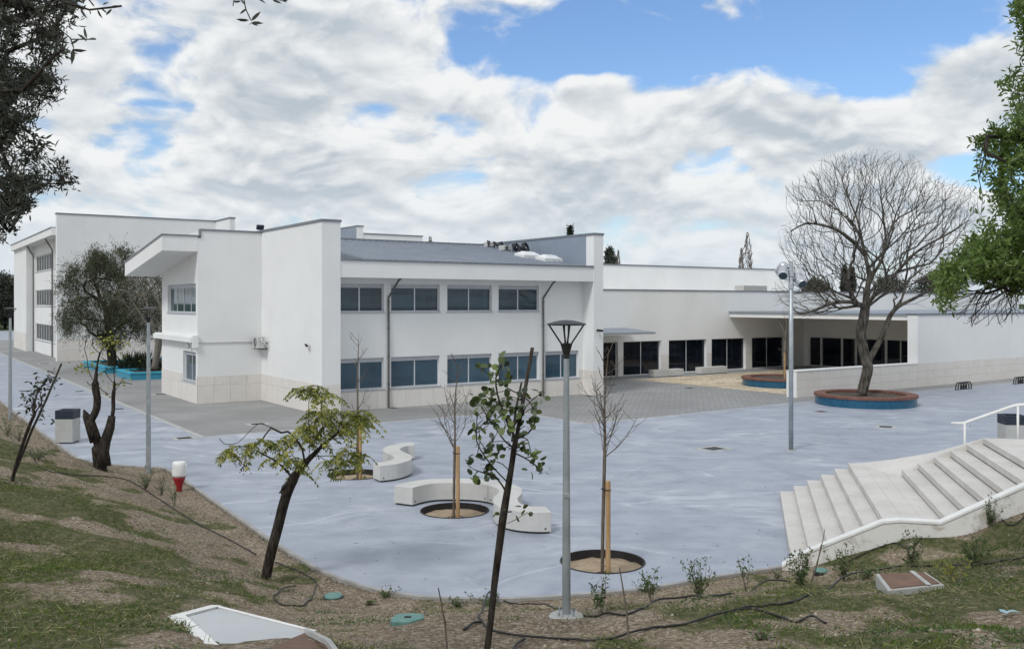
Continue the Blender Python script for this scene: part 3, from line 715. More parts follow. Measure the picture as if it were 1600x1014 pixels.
# low stone clad wall
lwl = root('low_wall', W(42.3, 33.6), 'low stone-clad white wall running from the round planters to the right-hand building', 'wall', rz=AU)
obj('wall_core', MB(RU).box(42.3, 54.04, 33.6, 34.3, -.2, 1.46), M_PL, lwl)
panels(lwl, FV(0, 33.6), 42.3, 54.04, [(0, .48), (.48, .96), (.96, 1.42)], 1.0); obj('wall_cap', MB(RU).box(42.27, 54.0, 33.55, 34.35, 1.462, 1.5), M_WP, lwl)
# ================================================================== fittings on the walls
ac = root('air_conditioner', W(16.65, 48.8, 2.85), 'white outdoor air conditioning unit bracketed in the corner of the white walls', 'air conditioner', rz=AU)
b = MB(RU); b.box(16.62, 16.98, 48.2, 49.15, 2.88, 3.5); obj('casing', b, M_AC, ac, bevel=.02)
b = MB(FU(16.62, 48.72, 3.19)); b.tube([(0, -.001, 0), (0, -.012, 0)], .25, 20); fan = obj('fan_grille', b, M_LV, ac)
b = MB(FU(16.62, 48.72, 3.19)); 
for r in (.08, .15, .22): b.tube([(r * math.cos(a / 3), -.02, r * math.sin(a / 3)) for a in range(20)], .006, 4)
obj('guard', b, M_AL, fan)
b = MB(RU); b.tube([(16.8, 48.18, 3.4), (16.75, 48.05, 3.3), (17.1, 48.1, 3.0), (17.16, 48.1, 2.8)], .03, 6); b.tube([(16.9, 48.19, 3.2), (16.95, 48.0, 3.25), (17.17, 48.0, 3.3)], .02, 6); obj('pipe', b, M_WP, ac)
b = MB(RU); b.box(16.65, 17.19, 48.3, 48.34, 2.82, 2.87); b.box(16.65, 17.19, 49.0, 49.04, 2.82, 2.87); obj('bracket', b, M_BK, ac)
def cctv(M, label, s=1.0, flip=1):
    p = M.translation.copy(); r = root('wall_camera', p, label, 'camera', rz=AU)
    b = MB(M); b.box(-.05, .05, -.04, 0, -.06, .06); b.tube([(0, -.03, 0), (0, -.16 * s, -.02)], .02, 6); obj('mount', b, M_WP, r)
    b = MB(M); b.tube([(-.16 * s * flip, -.14 * s, .0), (.14 * s * flip, -.2 * s, -.05)], .055 * s, 8); obj('camera_body', b, M_BK if s > 1 else M_AC, r)
    return r
v_, = [None]
cctv(FU(17.2, 42.45, 3.28), 'small security camera on the bright blank wall right of the air conditioner', 1.1)
cctv(FV(34.05, 41.0, 3.75), 'small dark wall lamp high on the pier, left of the pale one', 1.2)
r = root('wall_lamp', W(34.2, 40.97, 3.3), 'small pale bent wall lamp on the pier beside the entrance canopy', 'wall lamp', rz=AU)
b = MB(FV(34.2, 41.0, 3.3)); b.tube([(0, 0, .12), (0, -.14, .14), (.04, -.18, .05), (.04, -.18, -.1)], .022, 6); obj('arm', b, M_AL, r)
r = root('bulkhead_lamp', W(13.5, 50.3, 3.0), 'little white lamp hanging under the ledge above the lower side window', 'wall lamp', rz=AU)
b = MB(RU); b.lathe([(.03, .24), (.03, .1), (.1, .06), (.1, -.06), (.05, -.1)], (13.55, 50.3, 3.0), 10); obj('lamp_body', b, M_AC, r)
# roof floodlight and black equipment
r = root('roof_floodlight', W(17.4, 50.3, 9.2), 'small black floodlight standing on the roof edge at the wall corner', 'floodlight', rz=AU)
b = MB(RU); b.tube([(17.35, 50.0, 9.2), (17.35, 50.0, 9.42)], .03, 6); b.box(17.25, 17.45, 49.9, 50.1, 9.2, 9.23); obj('bracket', b, M_BK, r)
b = MB(RU @ Matrix.Translation((17.35, 50.0, 9.48)) @ Matrix.Rotation(.5, 4, 'X')); b.box(-.2, .2, -.08, .08, -.13, .13); obj('lamp_housing', b, M_BK, r, bevel=.02)
b = MB(RU @ Matrix.Translation((17.35, 50.0, 9.48)) @ Matrix.Rotation(.5, 4, 'X')); b.box(-.17, .17, -.09, -.081, -.1, .1); obj('lens', b, M_G1, r)
zr = lambda v: 7.38 + (v - 41.1) * K
r = root('roof_equipment', W(32.6, 46.9, zr(46.9)), 'jumble of black metal fans and pipes lying on the sloped roof above the skylights', 'equipment', rz=AU)
random.seed(12)
b = MB(RU)
for k in range(7):
    u = 32.9 - .06 * k; v = 46.3 + .62 * k
    b.tube([(u - .35, v - .3, zr(v) + .15), (u - .2, v, zr(v) + .35 + random.random() * .2), (u + .3, v + .3, zr(v) + .18)], .05, 6)
    b.tube([(u - .3, v - .2, zr(v) + .02), (u - .1, v - .1, zr(v) + .4)], .04, 6)
obj('black_frame', b, M_BK, r)
for (u, v, rr) in ((32.7, 46.3, .36), (32.9, 47.6, .26), (32.7, 49.0, .22)):
    b = MB(RU @ Matrix.Translation((u, v, zr(v) + rr + .05)) @ Matrix.Rotation(RG(70), 4, 'X') @ Matrix.Rotation(.5, 4, 'Y'))
    b.lathe([(rr, -.1), (rr, .1), (rr * .75, .1), (rr * .75, -.1), (rr, -.1)], n=18, cap=False); f = obj('fan_ring', b, M_BK, r)
    b = MB(RU @ Matrix.Translation((u, v, zr(v) + rr + .05)) @ Matrix.Rotation(RG(70), 4, 'X') @ Matrix.Rotation(.5, 4, 'Y')); b.lathe([(rr * .3, -.05), (rr * .3, .05)], n=10); obj('hub', b, M_AC, f)
for u, v in ((32.5, 48.3), (32.6, 50.2)):
    b = MB(RU); b.box(u - .25, u + .3, v - .3, v + .3, zr(v), zr(v) + .32); obj('white_box', b, M_AC, r, bevel=.03)

# ================================================================== stairs
RI, T1, LL, T2 = .169, .351, 1.088, .3685
st = root('stairs', ST(0, 3.5, 0), 'broad pale concrete stairs climbing the bank at right in two flights', 'stairs', rz=SA)
MS = Matrix.Translation((O_.x, O_.y, 0)) @ Matrix.Rotation(SA, 4, 'Z')     # x = up the flight, -y = towards the viewer
Wd = 6.98
def step(x0, x1, w0, w1, z):
    # three slabs side by side, with fine joints
    b = MB(MS); b.box(x0 + .004, x1 + .05, -w1, -w0, z - RI + .03 if z > .2 else -.1, z); o = obj('step', b, M_SP, st, bevel=.008)
    return o
for k in range(6):
    step(k * T1, (k + 1) * T1 if k < 5 else 5 * T1 + LL, 0, Wd - .12, (k + 1) * RI)
S2 = 5 * T1 + LL; W2 = 1.676
for k in range(6):
    step(S2 + k * T2, S2 + (k + 1) * T2 if k < 5 else S2 + 5 * T2 + 1.3, W2, Wd - .12, (k + 7) * RI)
for k in range(6): step(S2 + 5 * T2 + 1.3 + k * T2, S2 + 5 * T2 + 1.3 + (k + 1) * T2 if k < 5 else S2 + 5 * T2 + 1.3 + 5 * T2 + 3, W2, Wd - .12, (k + 13) * RI)
b = MB(MS); b.box(.02, 9.5, -Wd + .13, -.01, -.3, .1)
b.box(5 * T1 + .1, S2 + .1, -Wd + .13, -.02, -.3, 5 * RI); b.box(S2, 12, -Wd + .13, -W2 - .02, -.3, 5.5 * RI); b.box(S2 + 5 * T2 + .1, 12, -Wd + .13, -W2 - .01, .5, 11 * RI); obj('stair_base', b, M_KC, st)
b = MB(MS @ Matrix(((1, 0, 0, 0), (0, 1, 0, 0), (0, 0, 1, 0), (0, 0, 0, 1)))); z6 = 6 * RI
n_ = [(5 * T1 + .3, z6 + .003, 0.0), (S2 + 5 * T2 * .5, z6 + .5, .85), (S2 + 5 * T2 + .05, z6 + .98, 1.5), (S2 + 5 * T2 + 1.3, z6 + .98, 1.55), (12, z6 + 2.6, 1.6)]
m_ = len(n_); zin = [z6 + .004, 9.4 * RI, 12 * RI - .01, 12 * RI + .004, z6 + 2.6]; n_.insert(1, (S2 - .02, n_[0][1] + (S2 - .32 - 5 * T1) / (5 * T2 * .5 + S2 - .3 - 5 * T1) * .497, .5)); zin.insert(1, z6 + .006); m_ = len(n_)
vs = [(x, -w_, z) for x, z, w_ in n_] + [(x, -W2 - .003 + (1.2 if i == 0 else 0), z_) for i, ((x, z, w_), z_) in enumerate(zip(n_, zin))] + [(x, -w_, -.2) for x, z, w_ in n_] + [(x, -W2 + .003, -.2) for x, z, w_ in n_]
b.add(vs, [(i, i + 1, m_ + i + 1, m_ + i)[::-1] for i in range(m_ - 1)] + [(i, i + 1, 2 * m_ + i + 1, 2 * m_ + i) for i in range(m_ - 1)] + [(m_ + i, m_ + i + 1, 3 * m_ + i + 1, 3 * m_ + i)[::-1] for i in range(m_ - 1)] + [(0, m_, 3 * m_, 2 * m_)]); obj('side_slab', b, M_SP, st)
# joints across the steps are shallow slabs: extra tread slabs on the landing
b = MB(MS)
for x in (5 * T1 + .38, 5 * T1 + .74): b.box(x, x + .008, -Wd + .13, -.0, 6 * RI - .01, 6 * RI + .002)
obj('landing_joint', b, M_JT, st)
# near side wall with white cap
def zs(x):
    if x < 5 * T1: return (x / T1 + 1) * RI
    if x < S2: return 6 * RI + .02
    if x < S2 + 5 * T2: return (7 + (x - S2) / T2) * RI - .08
    return 12 * RI + .05 + max(0, x - S2 - 5 * T2 - 1.3) * .4
X = [-.18, .1, .8, 5 * T1 - .05, 5 * T1 + .25, S2 - .1, S2 + .2, S2 + 5 * T2, S2 + 5 * T2 + .3, S2 + 5 * T2 + 1.2, S2 + 5 * T2 + 3.2]
b = MB(MS); c = MB(MS); m = len(X)
tz = [max(.02, zs(x) + .03) if i else .03 for i, x in enumerate(X)]
for B, y0, y1, za, zb in ((b, -Wd - .10, -Wd + .118, -1.0, -.001), (c, -Wd - .12, -Wd + .125, 0, .045)):
    vv = []
    for i, x in enumerate(X):
        lo = -.4 if za < -.5 else tz[i] + za; hi = tz[i] + zb
        vv += [(x, y0, lo), (x, y1, lo), (x, y1, hi), (x, y0, hi)]
    ff = []
    for i in range(m - 1):
        for k in range(4): ff.append((i * 4 + k, (i + 1) * 4 + k, (i + 1) * 4 + (k + 1) % 4, i * 4 + (k + 1) % 4))
    ff += [(0, 1, 2, 3), tuple((m - 1) * 4 + k for k in (3, 2, 1, 0))]
    B.add(vv, [f[::-1] for f in ff])
obj('side_wall', b, M_WW, st); obj('wall_cap', c, M_WP, st)
# handrail on the far side
hr = root('handrail', ST(3.6, .06, 1.3), 'white tubular handrail beside the stairs at the right edge', 'handrail')
def onfar(px, py):   # point above the far side strip seen at this column
    k = (px - 800) / F; best = None
    for i in range(400):
        sx = 1.5 + i * .02; w_ = np.interp(sx, [q[0] for q in n_], [q[2] for q in n_]) + .06; p = ST(sx, w_, 0)
        e = abs(p.x / p.y - k)
        if best is None or e < best[0]: best = (e, p)
    p = best[1]; return Vector((p.x, p.y, CH - (py - HZ) / F * p.y))
a0 = onfar(1487, 661); a1 = onfar(1505, 661.5); a2 = onfar(1588, 632.5); a3 = onfar(1640, 631)
b = MB(); b.tube([a0, a1 + (a0 - a1) * .1, a1 + (a2 - a1) * .06, a2 - (a2 - a1) * .05, a2 + (a3 - a2) * .1, a3], .036, 10); obj('rail', b, M_WP, hr, smooth=True)
for px, y0, y1 in ((1507, 660, 700), (1590, 633, 683)):
    b = MB(); b.tube([onfar(px, y0), onfar(px, y1 + 12)], .028, 8); obj('post', b, M_WP, hr, smooth=True)

# ================================================================== tree pits
PL = ['round tree pit with pale sand beside the small curved bench', 'round tree pit with brown soil inside the curve of the long bench', 'round tree pit with brown soil nearest the tall lamp post']
for i, (c, r) in enumerate(PITS):
    t = root('tree_pit', (c.x, c.y, 0), PL[i], 'tree pit', 'round tree pits in the plaza')
    b = MB(); b.lathe([(r + .004, -.3), (r + .004, .018), (r - .022, .018), (r - .022, -.3)], (c.x, c.y, 0), 40, cap=False); obj('edging_ring', b, M_BKR, t)
    vs = []; fs = []; nr, na = 9, 36
    for a in range(nr + 1):
        for k in range(na):
            rr = (r - .02) * a / nr; x = c.x + rr * math.cos(2 * math.pi * k / na); y = c.y + rr * math.sin(2 * math.pi * k / na)
            vs.append((x, y, -.15 + .05 * (1 - (a / nr) ** 2) + random.uniform(-.018, .018)))
    for a in range(nr):
        for k in range(na): fs.append((a * na + k, (a + 1) * na + k, (a + 1) * na + (k + 1) % na, a * na + (k + 1) % na))
    b = MB(); b.add(vs, fs); obj('soil', b, M_SOIL, t, smooth=True)
# ================================================================== concrete benches
def ribbon(name, pts, w, h, root_, joints, gap=.02, recess=.06):
    P = smp([(p.x, p.y, 0) for p in pts], 6); P = [Vector((p.x, p.y)) for p in P]
    cum = [0]
    for i in range(1, len(P)): cum.append(cum[-1] + (P[i] - P[i - 1]).length)
    js = [0] + [j * cum[-1] for j in joints] + [cum[-1]]
    def at(s):
        for i in range(1, len(P)):
            if s <= cum[i]: t = (s - cum[i - 1]) / (cum[i] - cum[i - 1]); return P[i - 1].lerp(P[i], t)
        return P[-1]
    def tan(s): a = at(max(0, s - .12)); c = at(min(cum[-1], s + .12)); return (c - a).normalized()
    for j in range(len(js) - 1):
        s0 = js[j] + (gap / 2 if j else 0); s1 = js[j + 1] - (gap / 2 if j < len(js) - 2 else 0)
        n = max(4, int((s1 - s0) / .12)); vs = []; v2 = []
        for i in range(n + 1):
            s = s0 + (s1 - s0) * i / n; p = at(s); t = tan(s); q = Vector((t.y, -t.x))
            for sg, z in ((-1, .045), (1, .045), (1, h), (-1, h)): vs.append((p.x + q.x * w / 2 * sg, p.y + q.y * w / 2 * sg, z))
            e = .04 * (1 if i else -1) if i in (0, n) else 0
            for sg, z in ((-1, 0), (1, 0), (1, .05), (-1, .05)): v2.append((p.x + q.x * (w / 2 - .035) * sg - t.x * e, p.y + q.y * (w / 2 - .035) * sg - t.y * e, z))
        fs = [(i * 4 + k, i * 4 + (k + 1) % 4, (i + 1) * 4 + (k + 1) % 4, (i + 1) * 4 + k) for i in range(n) for k in range(4)] + [(3, 2, 1, 0), tuple(n * 4 + k for k in range(4))]
        b = MB(); b.add(vs, fs); sg_ = obj('bench_segment', b, M_BN, root_, bevel=.012)
        b = MB(); b.add(v2, fs); obj('plinth', b, M_DK, sg_)
        for (ss, sd_) in ((s0 + .12, 1), (s1 - .12, 1), (s1 - .12, -1), (s0 + .12, -1)):
            p = at(ss); t = tan(ss); q = Vector((t.y, -t.x)) * sd_
            b = MB(); a_ = p + q * (w / 2 - .005); c_ = p + q * (w / 2 + .004); b.tube([(a_.x, a_.y, .12), (c_.x, c_.y, .12)], .022, 10); obj('lifting_hole', b, M_DK, sg_)
def zc(pts): return [gp(560 + x / 5, 670 + y / 5, .5) for x, y in pts]
b1 = zc([(140, 276), (255, 263), (340, 236), (345, 210), (290, 183), (258, 160), (285, 138), (350, 122), (435, 118)])
r1 = root('curved_bench', (b1[4].x, b1[4].y, 0), 'small S-shaped concrete bench near the leaning tree', 'bench', 'curved concrete benches')
ribbon('bench', b1, .56, .5, r1, [.52])
b2_ = zc([(350, 450), (440, 426), (560, 408), (700, 402), (850, 403), (1000, 413), (1120, 436), (1185, 468), (1180, 505), (1150, 535), (1160, 575), (1210, 603), (1290, 620), (1400, 628), (1485, 626)])
r2 = root('curved_bench', (b2_[7].x, b2_[7].y, 0), 'long wavy concrete bench curling round the middle tree pit', 'bench', 'curved concrete benches')
ribbon('bench', b2_, .6, .5, r2, [.43, .69])
for (u0, u1, v, lab) in ((45.4, 48.3, 48.4, 'straight concrete block bench before the doors, left of the pair'), (50.2, 53.0, 48.5, 'straight concrete block bench before the doors, nearer the round planter')):
    t = root('block_bench', W(u0, v), lab, 'bench', 'straight benches before the glass doors', rz=AU)
    obj('bench_block', MB(RU).box(u0, u1, v, v + .6, .04, .52), M_BN, t, bevel=.015); obj('plinth', MB(RU).box(u0 + .05, u1 - .05, v + .05, v + .55, 0, .045), M_DK, t)
# ================================================================== litter bins
def bin_(p, rz, label, w=.66, h=1.25):
    t = root('litter_bin', p, label, 'litter bin', 'concrete litter bins', rz=rz)
    M = Matrix.Translation(p) @ Matrix.Rotation(rz, 4, 'Z'); a = w / 2
    obj('bin_body', MB(M).box(-a, a, -a, a, .04, h - .33), M_BINC, t, bevel=.015); obj('plinth', MB(M).box(-a + .04, a - .04, -a + .04, a - .04, 0, .045), M_DK, t)
    b = MB(M); b.box(-a - .005, a + .005, -a - .005, -a + .06, h - .33, h); b.box(-a - .005, a + .005, a - .06, a + .005, h - .33, h); b.box(-a - .005, -a + .06, -a + .06, a - .06, h - .33, h); b.box(a - .06, a + .005, -a + .06, a - .06, h - .33, h)
    obj('bin_hood', b, M_NAVY, t, bevel=.01); obj('bin_liner', MB(M).box(-a + .06, a - .06, -a + .06, a - .06, h - .25, h - .12), M_BKR, t)
bin_(gp(106, 691), .03, 'concrete litter bin with navy top beside the dirt edge at left')
bin_(Vector((px3(1581, 500, 33.5).x, 33.5, 0)), -.1, 'concrete litter bin with navy top behind the white handrail', w=.72)
# ================================================================== bicycle racks
def rack(u, v, n, label):
    t = root('bicycle_rack', W(u, v), label, 'bicycle rack', 'black bicycle racks', rz=AU)
    for k in range(n):
        uu = u + k * .27
        b = MB(RU); b.tube([(uu - .33 + .0, v, .0), (uu - .33, v, .24), (uu - .17, v, .44), (uu + .17, v, .44), (uu + .33, v, .24), (uu + .33, v, .0)], .034, 6); obj('hoop', b, M_BK, t)
    b = MB(RU); b.box(u - .4, u + n * .27 + .1, v - .03, v + .03, .006, .03); obj('base_rail', b, M_BK, t)
q = wuv(gp(1498, 609)); rack(q[0], q[1], 5, 'black hoop bicycle rack by the low wall, nearer the big bare tree')
q = wuv(gp(1588, 600)); rack(q[0], q[1], 5, 'black hoop bicycle rack by the low wall, cut by the right edge')
# ================================================================== drain covers
for i, (px, py, s, lab) in enumerate([(288, 684.5, .55, 'dark drain cover at the corner of the grey paving'), (403, 662.5, .6, 'drain cover with pale surround on grey paving below the blank bright wall'), (251, 616, .6, 'drain cover beside the foot of the lower side window wall'),
        (185, 639, .45, 'drain cover just left of the pale kerb strip, behind the forked tree'), (124, 611.5, .45, 'drain cover on the blue-grey path behind the left litter bin'), (70, 568, .7, 'far pale-framed drain cover near the three-storey block'), (40, 611, .7, 'long drain cover on the path beside the far left lamp'),
        (1115, 701, .7, 'drain cover on open plaza left of the floodlight pole'), (1384, 667, .6, 'diamond-set drain cover in front of the tiled planter'), (1283, 643, .5, 'rusty oval-looking cover in front of the tiled planter'),
        (615, 637.5, .4, 'small cover at the foot of the left downpipe'), (860, 618.5, .45, 'small cover at the foot of the right downpipe'), (922, 619, .4, 'small cover at the foot of the pier'), (957, 602, .5, 'dark cover before the entrance canopy'), (1077, 606.5, .5, 'dark cover in the middle of the grey paving'),
        (1412, 636, .35, 'thin dark cover right of the tiled planter')]):
    p = gp(px, py); t = root('drain_cover', (p.x, p.y, .004), lab, 'drain cover', rz=AU if i != 8 else .1)
    M = Matrix.Translation(p) @ Matrix.Rotation(AU if i != 8 else AU + .5, 4, 'Z')
    if i in (0, 1, 2, 5, 7, 8): obj('surround', MB(M).box(-s * .8, s * .8, -s * .7, s * .7, -.02, .0095), M_KC, t)
    b = MB(M); b.box(-s * .5, s * .5, -s * .42, s * .42, 0, .0125); obj('frame', b, M_PIPE if i != 9 else M_BRICKT, t)
    b = MB(M)
    for k in range(5): b.box(-s * .44, s * .44, -s * .36 + k * s * .15, -s * .36 + k * s * .15 + s * .07, .0126, .018)
    obj('grate', b, M_BK if i != 9 else M_BRICKT, t)
# ================================================================== round planters with tiles and a brick rim
def planter(c, R, h, label):
    t = root('round_planter', (c.x, c.y, 0), label, 'planter', 'round blue-tiled planters')
    n = 72
    b = MB(); b.lathe([(R, -.1), (R, h - .12), (R - .5, h - .12), (R - .5, .1)], (c.x, c.y, 0), n, cap=False); obj('tiled_wall', b, M_TL, t)
    # brick rim: separate bricks set radially
    q = MB(); nb = 120; dth = 2 * math.pi / nb
    for k in range(nb):
        a = k * dth; w2 = dth * .44; ri, ro = R - .52, R + .06
        z0 = h - .118; z1 = h + random.uniform(-.004, .006)
        pts = [(c.x + r_ * math.cos(a + s_ * w2), c.y + r_ * math.sin(a + s_ * w2)) for r_, s_ in ((ri, -1), (ro, -1), (ro, 1), (ri, 1))]
        q.prism(pts, z0, z1)
    obj('brick_rim', q, M_BR, t, kind='stuff')
    b = MB(); b.lathe([(R - .5, h - .117), (R + .04, h - .117), (R + .04, h - .015), (R - .5, h - .015)], (c.x, c.y, 0), n, cap=False); obj('mortar', b, mat('rim_mortar', (.16, .11, .09), .9) if 'rim_mortar' not in MATS else MATS['rim_mortar'], t)
    vs = [(c.x, c.y, h - .1)]; fs = []
    for a in range(1, 7):
        for k in range(36):
            rr = (R - .5) * a / 6; vs.append((c.x + rr * math.cos(k * math.pi / 18), c.y + rr * math.sin(k * math.pi / 18), h - .14 + random.uniform(0, .05)))
    for k in range(36): fs.append((0, 1 + k, 1 + (k + 1) % 36))
    for a in range(5):
        for k in range(36): fs.append((1 + a * 36 + k, 1 + (a + 1) * 36 + k, 1 + (a + 1) * 36 + (k + 1) % 36, 1 + a * 36 + (k + 1) % 36))
    b = MB(); b.add(vs, fs); obj('soil', b, M_SOILD, t, smooth=True)
pc1 = gp(1352, 639.5) + Vector((0, 2.5, 0)) * 1.0; pc1.x = (1352 - 800) / F * pc1.y
pc2 = gp(1222, 607.5) + Vector((0, 2.5, 0)); pc2.x = (1222 - 800) / F * pc2.y
planter(pc1, 2.52, .55, 'round blue-tiled planter with brick rim holding the big bare tree')
planter(pc2, 2.5, .55, 'round blue-tiled planter with brick rim behind the floodlight pole')
# turquoise planters at left
def bplanter(u0, u1, v0, v1, label):
    t = root('turquoise_planter', W(u0, v0), label, 'planter', 'angular turquoise planters', rz=AU)
    b = MB(RU); b.box(u0, u1, v0, v0 + .3, -.1, .42); b.box(u0, u1, v1 - .3, v1, -.1, .42); b.box(u0, u0 + .3, v0 + .3, v1 - .3, -.1, .42); b.box(u1 - .3, u1, v0 + .3, v1 - .3, -.1, .42); obj('planter_wall', b, M_TQD, t)
    e = .06; b = MB(RU); b.box(u0 - e, u1 + e, v0 - e, v0 + .36, .422, .52); b.box(u0 - e, u1 + e, v1 - .36, v1 + e, .422, .52); b.box(u0 - e, u0 + .36, v0 + .36, v1 - .36, .422, .52); b.box(u1 - .36, u1 + e, v0 + .36, v1 - .36, .422, .52); obj('rim', b, M_TQ, t, bevel=.01)
    obj('soil', MB(RU).box(u0 + .3, u1 - .3, v0 + .3, v1 - .3, 0, .36), M_SOILD, t)
bplanter(14.15, 24, 67.0, 71.4, 'turquoise painted planter with dark shrubs beside the side wall')
bplanter(13.9, 22, 74.2, 83.2, 'farther turquoise painted planter under the feathery tree')

# ================================================================== lamp posts
def lamp(p, ztop, label, foot=False, rb=.075, h=.83):
    t = root('lamp_post', p, label, 'lamp post', 'grey lamp posts with black open heads')
    H_ = ztop - p.z; c = p
    b = MB(); b.tube([(c.x, c.y, c.z - .1), (c.x, c.y, c.z + H_ * .42), (c.x, c.y, c.z + H_ - .58 * h)], [rb, rb * .85, rb * .62], 16, cap=False); pl = obj('pole', b, M_ZN, t, smooth=True)
    b = MB(); b.box(c.x - .035, c.x + .035, c.y - rb - .006, c.y - rb + .02, c.z + H_ * .42 - .04, c.z + H_ * .42 + .0); obj('door_plate', b, M_ZN2, pl)
    b = MB(); b.lathe([(x * h, z * h) for x, z in ((.05, -.62), (.055, -.55), (.085, -.43), (.10, -.38), (.085, -.375), (.03, -.37))], (c.x, c.y, ztop), 14); obj('head_collar', b, M_BK, t)
    b = MB()
    for k in range(4):
        a = k * math.pi / 2 + .12 + math.pi * .0; d = Vector((math.cos(a), math.sin(a), 0)); q = Vector((-d.y, d.x, 0)) * .012
        s0 = Vector((c.x, c.y, ztop - .4 * h)) + d * .07 * h; s1 = Vector((c.x, c.y, ztop - .07 * h)) + d * .29 * h
        b.tube([s0, s1], .013, 4)
    obj('arm', b, M_BK, t)
    b = MB(); b.tube([(c.x - .02, c.y, ztop - .4 * h), (c.x - .02, c.y, ztop - .07 * h)], .008, 4); b.tube([(c.x + .02, c.y, ztop - .4 * h), (c.x + .02, c.y, ztop - .07 * h)], .008, 4); obj('rod', b, M_BK, t)
    b = MB(); b.lathe([(x * h, z * h) for x, z in ((.0, -.085), (.30, -.085), (.325, -.07), (.31, -.055), (.2, -.025), (.1, -.005), (.02, .0))], (c.x, c.y, ztop), 24); obj('canopy', b, M_BK, t, smooth=False)
    if foot:
        b = MB(); b.lathe([(.19, -.12), (.21, .03), (.17, .055), (.06, .06)], (c.x, c.y, c.z), 12); obj('footing', b, M_KC, t)
        b = MB()
        for k in range(4): b.tube([(c.x + .12 * math.cos(k * 1.57 + .7), c.y + .12 * math.sin(k * 1.57 + .7), c.z + .05), (c.x + .12 * math.cos(k * 1.57 + .7), c.y + .12 * math.sin(k * 1.57 + .7), c.z + .1)], .012, 6)
        obj('anchor_bolt', b, M_ZN, t)
def ztop(p, py): return CH - (py - HZ) / F * p.y
p = ray(885, 966); lamp(p, ztop(p, 500), 'tall grey lamp post in the foreground dirt right of centre, with pale footing', True, .052, .73)
p = ray(235, 739); p.x -= .06; lamp(p, ztop(p, 480), 'grey lamp post behind the red and white container', False, .078)
p = ray(16, 657); lamp(p, ztop(p, 480.5), 'farthest grey lamp post at the left edge of the photo', False, .085)
# floodlight pole
p = gp(1236, 704); fp = root('floodlight_pole', p, 'tall galvanised pole with clustered spotlights before the big bare tree', 'floodlight pole')
zt = ztop(p, 408)
b = MB(); b.tube([(p.x, p.y, 0), (p.x, p.y, zt * .5), (p.x, p.y, zt)], [.085, .08, .075], 14); obj('pole', b, M_ZN, fp, smooth=True)
b = MB(); b.lathe([(.16, 0), (.16, .03), (.09, .035)], (p.x, p.y, 0.0), 14); obj('base_plate', b, M_KC, fp)
for (px, py, dxx, dn) in ((1224, 425, -1, .9), (1249, 438, 1, .9), (1222, 419, -1, -.6), (1246, 431, 1, -.6)):
    c = px3(px, py, p.y + (0.0 if dn > 0 else .35)); hs = 'spotlight'
    ax = Vector((dxx * .25, -.75 * (1 if dn > 0 else -1), -.62)).normalized()
    b = MB(); b.tube([c - ax * .24, c - ax * .2, c - ax * .1, c + ax * .2, c + ax * .24], [.08, .14, .17, .18, .165], 14); sp_o = obj('spotlight', b, M_ZN2, fp, smooth=False)
    b = MB(); b.tube([c + ax * .241, c + ax * .25], .15, 12); obj('lens', b, M_G1, sp_o)
    b = MB(); b.tube([Vector((p.x, p.y, c.z)), c], .03, 6); obj('bracket', b, M_BK, sp_o)
b = MB(); b.lathe([(.1, 0), (.1, .25)], (p.x, p.y, zt - .55), 12); b.lathe([(.1, 0), (.1, .2)], (p.x, p.y, zt - 1.0), 12); obj('clamp', b, M_ZN2, fp)

